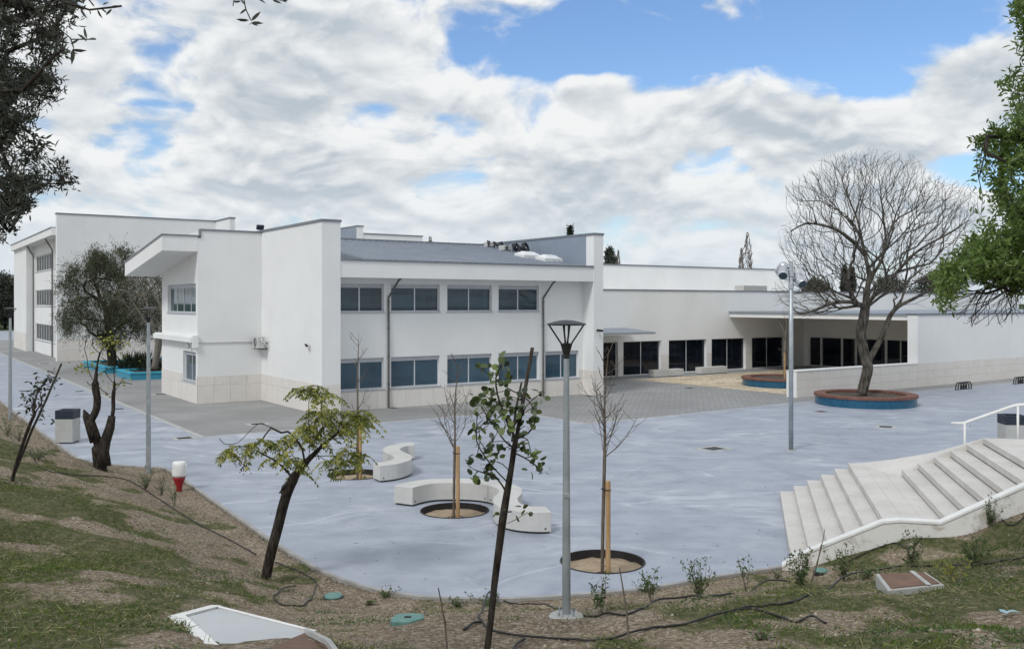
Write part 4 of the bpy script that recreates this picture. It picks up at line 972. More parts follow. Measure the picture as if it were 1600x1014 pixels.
# ================================================================== trees : skeleton growth
class Skel:
    def __init__(s, seed=0): s.p = []; s.par = []; s.d = []; s.rs = np.random.RandomState(seed); s.mr = {}
    def node(s, p, par):
        s.p.append(np.array(p, float)); s.par.append(par)
        if par >= 0: d = s.p[-1] - s.p[par]; n = np.linalg.norm(d); s.d.append(d / n if n > 1e-9 else s.d[par])
        else: s.d.append(np.array([0, 0, 1.0]))
        return len(s.p) - 1
    def path(s, pts, par=-1, k=3):
        P = smp(pts, k); i = par; out = []
        for j, q in enumerate(P):
            if j == 0 and par >= 0: continue
            i = s.node(q, i); out.append(i)
        return out
    def near(s, q): 
        A = np.array(s.p); return int(np.argmin(((A - np.array(q)) ** 2).sum(1)))
    def attach(s, pts, k=3, r0=0, r1=0):
        i = s.near(pts[0]); ids = s.path([s.p[i]] + [Vector(q) for q in pts[1:]], i, k)
        if r0:
            for n_, j in enumerate(ids): s.mr[j] = r0 + (r1 - r0) * n_ / max(1, len(ids) - 1)
        return ids
    def grow(s, T, step=.3, wander=.12, dirw=.5, sag=0.0, order=None, minpar=0, c0=None):
        T = np.array(T, float)
        if c0 is not None: c0 = np.array(c0); T = T[np.argsort(np.linalg.norm(T - c0, axis=1))]
        A = np.array(s.p); 
        cap = len(A) + int(sum(30 for _ in T)); buf = np.zeros((cap, 3)); db = np.zeros((cap, 3)); n = len(A); buf[:n] = A; db[:n] = np.array(s.d)
        tips = []
        for t in T:
            v = t - buf[minpar:n]; L = np.linalg.norm(v, axis=1) + 1e-6; cs = (v * db[minpar:n]).sum(1) / L
            sc = L * (1 + dirw * (1 - cs))
            if c0 is not None:
                rd = t - c0; rd = rd / (np.linalg.norm(rd) + 1e-6); sc = sc * (1 + 1.6 * (1 - (v @ rd) / L))
            if c0 is not None: sc = sc * (1 + 1.5 * np.clip(np.linalg.norm(buf[minpar:n] - c0, axis=1) - np.linalg.norm(t - c0) + .05, 0, 1))
            j = int(np.argmin(sc)) + minpar
            L0 = np.linalg.norm(t - buf[j]); m = max(1, int(L0 / step)); m = min(m, 12)
            c = buf[j] + db[j] * L0 * .4; par = j; p0 = buf[j].copy()
            for k in range(1, m + 1):
                f = k / m; q = (1 - f) ** 2 * p0 + 2 * f * (1 - f) * c + f * f * t
                if k < m: q = q + s.rs.normal(size=3) * wander * L0 / m
                q[2] -= sag * math.sin(f * math.pi) * L0 * .2
                par = s.node(q, par); buf[n] = s.p[-1]; db[n] = s.d[-1]; n += 1
            tips.append(par)
        return tips
    def radii(s, rtip, rbase, e=2.3):
        n = len(s.p); w = np.zeros(n); ch = [[] for _ in range(n)]
        for i in range(n):
            if s.par[i] >= 0: ch[s.par[i]].append(i)
        for i in range(n - 1, -1, -1):
            if not ch[i]: w[i] = 1.0
            if s.par[i] >= 0: w[s.par[i]] += w[i]
        r = w ** (1 / e)
        top = r.max(); ex = math.log(rbase / rtip) / math.log(max(top, 1.001)); s.r = rtip * r ** ex; s.ch = ch; s.w = w
        for i_, m_ in s.mr.items(): s.r[i_] = max(s.r[i_], m_)
        return s.r
    def mesh(s, mb, flare=None):
        n = len(s.p); starts = [i for i in range(n) if s.par[i] < 0]; stack = [(i, -1) for i in starts]
        while stack:
            i, pr = stack.pop(); chain = [] if pr < 0 else [pr]; j = i
            while True:
                chain.append(j)
                if not s.ch[j]: break
                cs = sorted(s.ch[j], key=lambda c: -s.w[c])
                for c in cs[1:]: stack.append((c, j))
                j = cs[0]
            if len(chain) < 2: continue
            rr = [s.r[c] for c in chain]
            if pr >= 0: rr[0] = min(rr[0], rr[1] * 1.25)
            m = max(rr); k = 10 if m > .12 else 7 if m > .05 else 5 if m > .02 else 3
            mb.tube([Vector(s.p[c]) for c in chain], rr, k, cap=m > .02)
        return mb
def quads_from(centers, dirs, norms, L, Wd_, tpl, tone, name, m, parent, faces=None):
    """instance a flat outline template at every leaf; tpl (k,3): along, across, lift"""
    C = np.asarray(centers, float); Dn = np.asarray(dirs, float); Dn /= np.linalg.norm(Dn, axis=1)[:, None] + 1e-9
    N = np.asarray(norms, float); B = np.cross(N, Dn); B /= np.linalg.norm(B, axis=1)[:, None] + 1e-9; N = np.cross(Dn, B)
    T = np.array(tpl, float); L = np.asarray(L, float).reshape(-1, 1, 1); Wd_ = np.asarray(Wd_, float).reshape(-1, 1, 1)
    V = C[:, None, :] + Dn[:, None, :] * T[None, :, 0:1] * L + B[:, None, :] * T[None, :, 1:2] * Wd_ + N[:, None, :] * T[None, :, 2:3] * L
    k = len(T); n = len(C)
    fa = np.array(faces if faces is not None else [list(range(k))])
    Fc = (np.arange(n)[:, None, None] * k + fa[None]).reshape(-1, fa.shape[1])
    return npmesh(name, V.reshape(-1, 3), Fc, m, tone=np.repeat(tone, k), parent=parent)
T_DIA = [(0, 0, 0), (.45, -.5, .05), (1, 0, 0), (.45, .5, .05)]
T_LEAF = [(0, 0, 0), (.3, -.42, .06), (.62, -.42, .05), (1, 0, -.06), (.62, .42, .05), (.3, .42, .06)]
T_RND = [(0, 0, 0), (.2, -.38, .04), (.6, -.52, .05), (.95, -.25, 0), (1.02, 0, -.03), (.95, .25, 0), (.6, .52, .05), (.2, .38, .04)]
def rnd(rs, n, flat=1.0): v = rs.normal(size=(n, 3)); v[:, 2] *= flat; return v / (np.linalg.norm(v, axis=1)[:, None] + 1e-9)
def tree_root(p, label, cat='tree', group=None, name='tree'): return root(name, p, label, cat, group)
def pxs(pts, Y): return [px3(q[0], q[1], Y + (q[2] if len(q) > 2 else 0)) for q in pts]

# ---- the big bare tree in the tiled planter
def big_bare():
    Y = pc1.y; s = Skel(5); rs = s.rs
    tr = s.path(pxs([(1346, 616), (1351, 597), (1356, 575), (1352, 560), (1348, 540), (1345, 520), (1349, 500), (1352, 480), (1354, 455)], Y), k=3)
    s.attach(pxs([(1354, 572), (1362, 555), (1376, 530), (1386, 505), (1393, 490), (1405, 478), (1425, 468), (1450, 455), (1480, 442, -.5), (1500, 430, -1)], Y), r0=.17, r1=.045)
    s.attach(pxs([(1354, 455), (1358, 430), (1352, 400), (1346, 372), (1340, 345), (1330, 320, .5), (1318, 290, .6), (1310, 265, .8)], Y))
    s.attach(pxs([(1354, 455), (1364, 430), (1378, 405), (1384, 375, .5), (1380, 340, 1), (1376, 300, 1), (1370, 255, 1)], Y))
    s.attach(pxs([(1350, 480), (1366, 462), (1385, 445), (1402, 425), (1425, 400, -.5), (1450, 382, -1), (1478, 368, -1), (1505, 350, -1)], Y), r0=.12, r1=.03)
    s.attach(pxs([(1346, 475), (1330, 472, -.5), (1300, 474, -1), (1275, 484, -1.5), (1250, 490, -2), (1235, 478, -2)], Y), r0=.12, r1=.03)
    s.attach(pxs([(1352, 400), (1335, 380), (1312, 362, -.5), (1285, 352, -1), (1258, 350, -1.5), (1235, 362, -2)], Y), r0=.11, r1=.03)
    s.attach(pxs([(1346, 372), (1325, 345, 1), (1300, 318, 1.5), (1275, 300, 1.5), (1250, 290, 2)], Y))
    s.attach(pxs([(1358, 425), (1380, 395, -1), (1405, 372, -1.5), (1432, 340, -1.5), (1455, 305, -1.5), (1470, 275, -1.5)], Y))
    s.attach(pxs([(1384, 375), (1400, 335, .5), (1418, 295, 1), (1430, 255, 1)], Y))
    s.attach(pxs([(1405, 478), (1430, 475, 1), (1455, 482, 1.5), (1475, 478, 2)], Y))
    s.attach(pxs([(1402, 425), (1440, 415, 1), (1475, 408, 1.5), (1505, 400, 2)], Y))
    s.attach(pxs([(1358, 440), (1330, 430, 1), (1300, 428, 1.5), (1275, 440, 2), (1240, 440, 2)], Y))
    # crown outline in photo pixels at the tree's distance
    out = [(1205, 478), (1200, 440), (1216, 405), (1208, 372), (1228, 335), (1222, 290), (1258, 262), (1285, 240), (1320, 234), (1370, 228), (1420, 236), (1455, 262), (1480, 275), (1520, 285), (1535, 320), (1530, 370), (1515, 410), (1495, 450), (1470, 475), (1440, 450), (1400, 460), (1330, 470), (1290, 500), (1240, 500)]
    op = [tuple(o) for o in out]; T = []
    def samp(n, edge):
        r = []
        while len(r) < n:
            a = rs.uniform(1200, 1540, 400); b_ = rs.uniform(225, 500, 400); ok = inpoly(a, b_, op); d = dpoly(a, b_, op)
            for x, y, k, dd in zip(a, b_, ok, d):
                if not k or len(r) >= n: continue
                if edge and (rs.rand() > math.exp(-dd / 90) + .45 or dd < 26 * float(vnoise(np.array([math.atan2(y - 400, x - 1360) * 9]), np.array([1.5]), 2)[0]) * rs.rand()): continue
                # depth: ellipsoidal extent
                hw = 5.2 * math.sqrt(max(.05, min(1, dd / 75))); r.append(px3(x, y, Y + rs.uniform(-1, 1) * hw))
        return r
    c0 = px3(1352, 500, Y)
    s.grow(samp(110, False), .45, .12, 1.6, c0=c0); s.grow(samp(500, False), .32, .16, 1.5, c0=c0); s.grow(samp(1500, True), .25, .15, 1.6, c0=c0); s.grow(samp(2600, True), .18, .17, 1.4, c0=c0)
    # short upward twigs on the last generation
    s.radii(.0062, .27, 2.1)
    b = MB(); s.mesh(b)
    p = s.p[0]; t = tree_root((p[0], p[1], .45), 'big leafless tree with a wide fan of twigs in the tiled planter')
    # split thick wood and fine twigs into two parts
    obj('trunk', b, M_BK2, t, smooth=True)
big_bare()

# ---- pepper trees in the turquoise planters
def pepper():
    Y = 73.0; s = Skel(8); rs = s.rs
    s.path(pxs([(176, 573), (174, 550), (170, 525), (168, 500), (163, 475)], Y), k=3)
    s.attach(pxs([(170, 530), (182, 515), (200, 500, -1), (218, 488, -1), (228, 470, -1)], Y)); s.attach(pxs([(168, 500), (178, 470), (190, 440), (196, 410)], Y))
    s.attach(pxs([(165, 480), (150, 450), (145, 420), (150, 400)], Y)); s.attach(pxs([(163, 475), (140, 460, -1), (118, 450, -1.5), (104, 455, -2)], Y)); s.attach(pxs([(178, 470), (200, 455, 1), (225, 445, 1), (245, 445, 1)], Y))
    out = [(90, 480), (96, 455), (92, 440), (105, 428), (112, 410), (135, 402), (150, 388), (165, 398), (178, 386), (196, 384), (205, 400), (225, 410), (255, 430), (256, 470), (246, 515), (222, 530), (205, 512), (192, 535), (160, 528), (138, 512), (128, 528), (108, 518), (94, 505)]
    T = []; 
    while len(T) < 620:
        x, y = rs.uniform(88, 258), rs.uniform(384, 540)
        if inpoly(np.array([x]), np.array([y]), out)[0]:
            d = float(dpoly(np.array([x]), np.array([y]), out)[0]); T.append(px3(x, y, Y + rs.uniform(-1, 1) * 3.6 * math.sqrt(min(1, d / 30 + .05))))
    tips = s.grow(T[:60], .5, .2, .8); tips += s.grow(T[60:], .4, .2, .7)
    s.radii(.010, .36, 2.4)
    t = tree_root((px3(176, 573, Y).x, Y, .4), 'spreading dark feathery evergreen tree in the farther turquoise planter')
    obj('trunk', s.mesh(MB()), M_BK1, t, smooth=True)
    A = np.array([s.p[i] for i in tips]); n = 95
    wt = .35 + fbm(A[:, 0] * .9, A[:, 2] * .9 + A[:, 1] * .3, 4, 2) * 1.2
    C = []; Dd = []
    for p, w in zip(A, wt):
        m = int(n * max(0, w - .5) * 3.4)
        for st_ in range(m // 12):
            q = p + rs.normal(size=3) * .22; d = np.array([rs.normal() * .3, rs.normal() * .3, -1.0]) if rs.rand() < .7 else rnd(rs, 1)[0]; ln = rs.uniform(.3, 1.3)
            for k in range(12): C.append(q + d * ln * k / 12 + rs.normal(size=3) * .035); Dd.append(d + rs.normal(size=3) * .7)
    C = np.array(C); Dd = np.array(Dd)
    quads_from(C, Dd, rnd(rs, len(C)), rs.uniform(.09, .18, len(C)), rs.uniform(.03, .06, len(C)), T_DIA, rs.rand(len(C)) ** 1.6, 'crown', M_LP, t)
pepper()
def twiggy():
    Y = 66.5; s = Skel(18); rs = s.rs
    s.path(pxs([(241, 577), (245, 555), (248, 530), (240, 512), (234, 495)], Y), k=3); s.attach(pxs([(248, 530), (256, 505, -1), (252, 480, -1), (240, 460, -1)], Y)); s.attach(pxs([(234, 495), (228, 470, .5), (215, 450, 1), (200, 440, 1)], Y))
    s.attach(pxs([(240, 512), (225, 500), (212, 480), (190, 470, -1)], Y))
    T = []
    out = [(176, 470), (190, 432), (220, 425), (258, 432), (285, 440), (285, 520), (258, 545), (230, 520), (200, 500)]
    while len(T) < 420:
        x, y = rs.uniform(176, 285), rs.uniform(425, 545)
        if inpoly(np.array([x]), np.array([y]), out)[0]: T.append(px3(x, y, Y + rs.uniform(-2, 2)))
    s.grow(T[:80], .35, .3, .8); tips = s.grow(T[80:], .25, .3, .6); s.radii(.014, .24, 2.2)
    t = tree_root((px3(241, 577, Y).x, Y, .4), 'tangled pale grey half-bare tree between the feathery tree and the side wall')
    obj('trunk', s.mesh(MB()), M_BK3, t, smooth=True)
    A = np.array([s.p[i] for i in tips]); C = np.repeat(A, 14, 0) + rs.normal(size=(len(A) * 14, 3)) * .3
    quads_from(C, rnd(rs, len(C)) + [0, 0, -.6], rnd(rs, len(C)), rs.uniform(.07, .14, len(C)), rs.uniform(.025, .045, len(C)), T_DIA, rs.rand(len(C)), 'crown', M_LP, t)
twiggy()
def blade_shrub(px, py, Y, n, hmax, label, m=M_LDK, w=.07, base_r=.4, z0=.36):
    rs = np.random.RandomState(int(px)); p = px3(px, py, Y); t = tree_root((p.x, p.y, z0), label, 'shrub', name='shrub')
    C = np.array([[p.x, p.y, z0]] * n) + rs.normal(size=(n, 3)) * [base_r, base_r, 0.0]; d = rnd(rs, n); d[:, 2] = np.abs(d[:, 2]) + .5
    quads_from(C, d, rnd(rs, n), rs.uniform(.5, 1, n) * hmax, np.full(n, w), T_LEAF, rs.rand(n), 'leaves', m, t)
blade_shrub(214, 575, 68.6, 260, 1.7, 'dark spiky shrub in the nearer turquoise planter', M_LDK, .09, .5)
blade_shrub(232, 578, 67.8, 160, 1.1, 'low dark spiky shrub at the foot of the tangled grey tree', M_LDK, .07, .6)
blade_shrub(252, 576, 68.0, 90, 1.0, 'low dark spiky shrub against the side wall', M_LDK, .07, .3)

# ---- leaning tree with compound leaves
def leaning():
    B = ray(415, 905); Y = B.y; s = Skel(31); rs = s.rs
    s.path([B - Vector((0, 0, .1))] + pxs([(417, 895), (424, 862), (434, 825), (444, 785), (452, 762), (462, 742), (476, 724), (492, 708), (510, 690), (528, 676), (542, 662), (553, 650), (565, 640)], Y), k=3)
    br = [[(458, 750), (450, 738), (436, 724, -.1), (420, 714, -.2), (404, 706, -.3), (396, 702, -.35)],
          [(478, 722), (472, 700), (460, 684, .1), (450, 674, .1), (440, 676, .2), (424, 668, .2), (408, 662, .3), (400, 665, .3), (388, 676, .3), (374, 690, .3), (362, 694, .3), (350, 693, .3), (343, 685, .3)],
          [(396, 702), (386, 710, -.3), (376, 715, -.3), (366, 713, -.3)], [(418, 668), (414, 680, .2), (408, 690, .2), (398, 696, .1)], [(374, 690), (374, 700, .2)],
          [(480, 720), (484, 700, -.3), (484, 675, -.3), (482, 650, -.3), (483, 620, -.3)], [(492, 708), (488, 690, .3), (482, 675, .3), (476, 668, .3)],
          [(510, 690), (506, 675, -.3), (502, 655, -.3), (502, 635, -.3), (501, 625, -.3)], [(528, 676), (532, 660, -.4), (540, 650, -.5), (548, 645, -.5)], [(528, 676), (520, 660, .3), (512, 650, .4)],
          [(494, 710), (504, 716, -.2), (516, 724, -.3)], [(490, 712), (508, 712, .1), (524, 712, .2), (540, 712, .3)], [(542, 662), (548, 670, .3), (552, 668, .4)], [(510, 690), (530, 684, -.3), (545, 690, -.4)],
          [(470, 730), (458, 712, -.2), (452, 700, -.2), (444, 690, -.2)], [(476, 724), (474, 705, -.3), (466, 695, -.3)], [(396, 702), (384, 697, -.3), (372, 697, -.4)], [(459, 748), (462, 735, -.2), (460, 726, -.2)], [(440, 724), (446, 715, -.1), (456, 712, -.1)]]
    ends = []
    for q in br: ends.append(s.attach(pxs(q, Y), 2)[-1])
    s.radii(.008, .098, 1.7)
    # keep the trunk stout
    tr_n = 40
    t = tree_root(B, 'dark leaning tree with feathery yellow-green leaf tufts and a bird on its stub')
    b = MB(); s.mesh(b)
    st_ = px3(452, 766, Y); st2 = px3(441, 768, Y - .1); st3 = px3(446, 772, Y)
    b.tube([px3(453, 778, Y), px3(445, 773, Y - .02), px3(439, 767, Y - .05)], [.07, .05, .035], 7)
    obj('trunk', b, M_BK1, t, smooth=True)
    cl = [(352, 705, 4), (365, 706, 4), (377, 700, 4), (390, 693, 4), (404, 690, 5), (418, 690, 5), (430, 692, 4), (440, 686, 4), (452, 684, 5), (466, 684, 4), (474, 670, 5), (478, 664, 6), (488, 668, 5), (468, 676, 3), (494, 682, 4), (484, 690, 3), (500, 660, 4), (506, 650, 4),
          (462, 612, 3), (474, 608, 5), (484, 606, 6), (496, 610, 5), (508, 613, 4), (518, 618, 4), (490, 614, 4), (492, 642, 4), (502, 642, 4), (514, 643, 4), (526, 643, 5), (538, 645, 6), (550, 648, 6), (562, 650, 6), (572, 652, 4), (572, 664, 5), (558, 662, 6), (546, 660, 5), (532, 660, 6), (520, 664, 6), (512, 672, 5), (528, 674, 4), (545, 676, 3),
          (545, 700, 5), (534, 706, 5), (556, 708, 5), (568, 712, 4), (524, 718, 5), (516, 728, 4), (540, 722, 5), (552, 720, 4), (512, 720, 3), (456, 716, 4), (462, 724, 3), (466, 718, 3), (450, 708, 3), (440, 712, 3), (425, 716, 3), (360, 700, 3), (385, 704, 2), (505, 690, 3), (478, 645, 2), (500, 626, 3), (560, 640, 4), (468, 735, 2)]
    C = []; Dd = []; Nn = []; Ls = []; tn = []; rb = MB()
    for x, y, m in cl:
        c = px3(x, y, Y + rs.uniform(-.45, .45)); j = s.near(c)
        for k in range(int(m * 1.0) + 1):
            a = rs.uniform(0, 2 * math.pi); d = np.array([math.cos(a), math.sin(a), rs.uniform(.0, .25)]); L = rs.uniform(.17, .32); o = np.array(c) + rs.normal(size=3) * .04
            tone0 = rs.uniform(.2, 1) ** 1.3; path = []
            for i in range(7):
                f = i / 6; q = o + d * L * f - np.array([0, 0, 1]) * L * f * f * .75; path.append(q)
                dd = d - np.array([0, 0, 1]) * 1.3 * f; side = np.cross(dd, [0, 0, 1]); side /= np.linalg.norm(side) + 1e-9
                for sg in (-1, 1):
                    C.append(q); Dd.append(side * sg + dd * .5 - np.array([0, 0, .55])); Nn.append([rs.normal() * .3, rs.normal() * .3, 1]); Ls.append(rs.uniform(.06, .115)); tn.append(np.clip(tone0 + rs.normal() * .15, 0, 1))
            C.append(path[-1]); Dd.append(d - np.array([0, 0, 1.2])); Nn.append([0, 0.3, 1]); Ls.append(.09); tn.append(tone0)
    C = np.array(C)
    quads_from(C, np.array(Dd), np.array(Nn), np.array(Ls), np.array(Ls) * .42, T_LEAF, np.array(tn), 'crown', M_LC, t)
    b = MB()
    for k in range(40):
        c = px3(382, 729, Y) + Vector(rs.normal(size=3) * [.075, .05, .06]); b.lathe([(.004, -.013), (.013, 0), (.004, .013)], c, 5)
    for k in range(6): b.tube([px3(384, 712, Y), px3(382, 729, Y) + Vector(rs.normal(size=3) * .05)], .004, 3)
    obj('berry_cluster', b, M_BER, t)
    # bird
    c = px3(444, 760, Y - .05); bd = root('bird', c - Vector((0, 0, .06)), 'small black bird perched on the broken stub of the leaning tree', 'bird')
    ax = Vector((-.75, -.1, .62)).normalized()   # up towards the head at the left... tail points down right
    h = px3(449.5, 753, Y - .05); tl = px3(438.5, 767, Y - .05); ax = (h - c).normalized()
    b = MB(); b.tube([tl, c - ax * .06, c - ax * .03, c + ax * .01, c + ax * .05, c + ax * .075, c + ax * .095, c + ax * .115, h + ax * .03], [.006, .022, .038, .043, .034, .026, .028, .022, .006], 8)
    b.tube([tl, tl + (tl - c) * .5], [.014, .008], 5); obj('body', b, M_BK, bd, smooth=True)
    hp = c + ax * .1; b = MB(); b.tube([hp + Vector((-.02, 0, 0)), hp + Vector((-.05, -.005, .0))], [.009, .001], 5); obj('beak', b, M_BER, bd)
    b = MB(); b.tube([c - ax * .02 + Vector((0, -.03, -.02)), c + Vector((-.01, -.01, -.07))], .004, 4); b.tube([c - ax * .02 + Vector((0, .03, -.02)), c + Vector((.01, .02, -.07))], .004, 4); obj('leg', b, M_BK, bd)
leaning()

# ---- forked pollarded tree at left
def forked():
    B = ray(157, 733); Y = B.y; s = Skel(41); rs = s.rs
    s.path([B - Vector((0, 0, .1))] + pxs([(156, 725), (154, 705), (152, 690), (148, 675), (140, 660), (136, 648)], Y), k=3)
    s.attach(pxs([(140, 658), (146, 650), (151, 638), (152, 622), (149, 605), (150, 588), (152, 570), (156, 552), (163, 540), (160, 530)], Y))
    s.attach(pxs([(154, 700), (160, 690), (168, 678), (173, 662), (177, 640), (177, 620), (179, 600), (178, 580), (178, 560), (174, 545), (172, 532)], Y))
    s.attach(pxs([(150, 600), (143, 590), (138, 578), (136, 560), (132, 545), (136, 530)], Y), 2)
    for q in ([(150, 600), (141, 602, .2), (136, 596, .2)], [(152, 600), (160, 610, -.2), (170, 616, -.2)], [(178, 612), (186, 602, .2), (192, 592, .2), (197, 590)], [(150, 575), (140, 573, .2), (128, 575, .2), (120, 572)], [(152, 590), (162, 580, -.2), (168, 578, -.2)], [(178, 600), (170, 590, .2), (164, 580, .1)], [(156, 552), (148, 545), (144, 538), (146, 528)], [(179, 600), (195, 598, -.2), (207, 600, -.2)]):
        s.attach(pxs(q, Y), 2)
    s.radii(.010, .16, 2.0); s.r = np.minimum(s.r * 1.15, .20)
    t = tree_root(B, 'stout forked pollarded tree with sparse yellowing leaves by the path edge at left')
    b = MB(); s.mesh(b)
    b.tube([px3(150, 690, Y), px3(141, 662, Y), px3(135, 650, Y), px3(131, 640, Y)], [.17, .155, .11, .02], 8)
    b.tube([px3(163, 728, Y), px3(161, 705, Y), px3(165, 688, Y), px3(172, 668, Y), px3(175, 650, Y)], [.20, .17, .15, .13, .10], 9)
    obj('trunk', b, M_BK1, t, smooth=True)
    C = []
    for x, y, m in ((122, 572, 10), (128, 574, 10), (136, 571, 12), (145, 573, 8), (164, 534, 14), (170, 528, 12), (176, 536, 10), (160, 540, 8), (185, 535, 12), (192, 538, 8), (150, 545, 6), (165, 600, 6), (195, 591, 8), (190, 600, 8), (205, 600, 5), (170, 612, 4), (192, 555, 5), (160, 585, 6)):
        for k in range(m): C.append(px3(x, y, Y + rs.uniform(-.3, .3)) + Vector(rs.normal(size=3) * .11))
    C = np.array(C); quads_from(C, rnd(rs, len(C)), rnd(rs, len(C)) + [0, 0, 1], rs.uniform(.07, .14, len(C)), rs.uniform(.04, .08, len(C)), T_LEAF, rs.rand(len(C)), 'crown', M_YEL, t)
forked()

# ---- sapling with round leaves in the foreground, tied to a tall stake
def round_leaf():
    B = ray(758, 1030); Y = B.y; s = Skel(51); rs = s.rs
    s.path([B - Vector((0, 0, .1))] + pxs([(762, 1010), (768, 960), (774, 900), (780, 850), (785, 810), (792, 770), (800, 725), (803, 700), (806, 685)], Y), k=3)
    cl = [(752, 575, 4), (765, 580, 3), (783, 573, 5), (791, 590, 4), (778, 600, 4), (773, 615, 3), (775, 628, 3), (792, 598, 3), (740, 627, 4), (750, 627, 3), (745, 650, 5), (760, 640, 5), (748, 668, 4), (762, 665, 5), (772, 640, 5), (785, 645, 6), (796, 640, 6), (815, 625, 3), (835, 635, 4), (842, 617, 3), (826, 655, 5), (836, 650, 4), (820, 665, 4), (750, 690, 3), (760, 703, 4),
          (745, 712, 4), (760, 726, 4), (770, 720, 3), (778, 705, 5), (775, 715, 4), (740, 745, 3), (750, 750, 3), (760, 745, 4), (768, 735, 4), (820, 700, 4), (830, 707, 5), (838, 712, 4), (846, 733, 3), (838, 728, 3), (815, 690, 3), (790, 665, 4), (802, 665, 3), (806, 650, 3), (755, 655, 3), (766, 655, 3), (770, 690, 3), (728, 722, 2), (815, 610, 2), (783, 560, 2), (757, 618, 3), (800, 620, 3), (812, 640, 3)]
    main = [[(803, 700), (790, 690), (775, 670, .2), (765, 650, .2), (755, 632, .2)], [(806, 685), (795, 665), (785, 640, -.1), (777, 615, -.1), (775, 590, -.1), (783, 572, -.1)], [(806, 685), (826, 676, .2), (838, 655, .2), (832, 635, .3), (820, 620, .3), (800, 610, .3), (785, 600, .2)], [(795, 755), (775, 735, -.1), (757, 712, -.2), (745, 690, -.2), (745, 665, -.2)],
            [(800, 735), (785, 725, .2), (765, 718, .3)], [(804, 710), (820, 715, -.2), (835, 725, -.2), (846, 734, -.2)], [(792, 765), (775, 745), (755, 738, .1), (738, 732, .1), (728, 722, .1)], [(806, 685), (812, 660), (822, 635, -.2), (840, 618, -.2)], [(800, 705), (795, 690, -.3), (770, 690, -.3)]]
    for q in main: s.attach(pxs(q, Y), 2)
    T = []; L = []
    for x, y, m in cl: T.append(px3(x, y, Y + rs.uniform(-.3, .3))); L.append(m)
    tips = s.grow(T, .09, .12, .6); s.radii(.004, .034, 2.0)
    t = tree_root(B, 'foreground sapling with round glossy leaves tied to a tall dark stake')
    b = MB(); s.mesh(b); obj('trunk', b, M_BK1, t, smooth=True)
    C = []; Dd = []
    for i, m in zip(tips, L):
        for k in range(m + 2):
            C.append(s.p[i] + rs.normal(size=3) * .03); d = rnd(rs, 1)[0]; Dd.append(d)
    # small basal shoot
    for x, y in ((815, 805), (822, 800), (812, 815), (805, 790), (826, 805), (780, 800), (784, 795), (775, 802), (818, 795)):
        C.append(np.array(px3(x, y, Y))); Dd.append(rnd(rs, 1)[0])
    C = np.array(C); quads_from(C, np.array(Dd), rnd(rs, len(C)) + [0, -.2, .9], rs.uniform(.045, .10, len(C)), rs.uniform(.035, .075, len(C)), T_RND, rs.rand(len(C)) ** 1.4, 'crown', M_LR, t)
    b = MB(); b.tube([px3(792, 818, Y), px3(805, 812, Y), px3(822, 802, Y)], .004, 4); obj('shoot', b, M_BK4, t)
    B2 = px3(762, 1020, Y + .1); k_ = root('wooden_stake', B2, 'tall dark weathered stake crossing the round-leaved sapling', 'stake')
    b = MB(); b.tube([px3(757, 1040, Y + .15), px3(790, 800, Y + .08), px3(806, 690, Y + .05), px3(832, 543, Y + .05)], [.02, .022, .021, .018], 8); obj('pole', b, M_OWD, k_)
    b = MB(); 
    for q in ((803, 700), (790, 800)): b.tube([px3(q[0] - 8, q[1] + 1, Y), px3(q[0], q[1], Y - .06), px3(q[0] + 9, q[1] - 1, Y)], .008, 4)
    obj('tie', b, M_BKR, k_)
    b = MB(); b.tube([px3(800, 690, Y - .05), px3(806, 640, Y - .05), px3(815, 597, Y - .05)], [.012, .012, .01], 6)
    k2 = root('short_stake', px3(803, 700, Y - .05), 'short dark stick tied against the tall stake of the round-leaved sapling', 'stake'); obj('stick', b, M_OWD, k2)
round_leaf()
def left_sapling():
    B = ray(18, 752); Y = B.y; s = Skel(61); rs = s.rs
    s.path([B - Vector((0, 0, .1))] + pxs([(24, 730), (35, 695), (48, 660), (58, 640)], Y), k=2)
    cl = [(55, 625, 5), (62, 610, 6), (68, 600, 6), (75, 592, 4), (85, 590, 4), (92, 590, 2), (50, 632, 5), (44, 640, 4), (60, 632, 4), (66, 645, 3), (70, 655, 2), (52, 612, 4), (58, 600, 4), (66, 616, 4), (80, 600, 3), (38, 636, 3), (45, 620, 2), (72, 586, 3)]
    tips = s.grow([px3(x, y, Y + rs.uniform(-.4, .4)) for x, y, m in cl], .2, .15, .6); s.radii(.008, .04, 2.2)
    t = tree_root(B, 'thin leaning sapling with sparse dark leaves on the left bank')
    obj('trunk', s.mesh(MB()), M_BK1, t, smooth=True)
    C = []
    for i, (x, y, m) in zip(tips, cl):
        for k in range(m * 2): C.append(s.p[i] + rs.normal(size=3) * .09)
    C = np.array(C); quads_from(C, rnd(rs, len(C)), rnd(rs, len(C)) + [0, 0, 1], rs.uniform(.09, .15, len(C)), rs.uniform(.05, .08, len(C)), T_LEAF, rs.rand(len(C)) ** 2, 'crown', M_LO, t)
    k_ = root('wooden_stake', B + Vector((.05, .1, 0)), 'long dark leaning stake on the left bank behind the litter bin', 'stake')
    b = MB(); b.tube([px3(15, 760, Y + .1), px3(50, 672, Y + .08), px3(72, 625, Y + .05), px3(96, 568, Y + .05)], [.028, .028, .026, .022], 7); obj('pole', b, M_OWD, k_)
left_sapling()

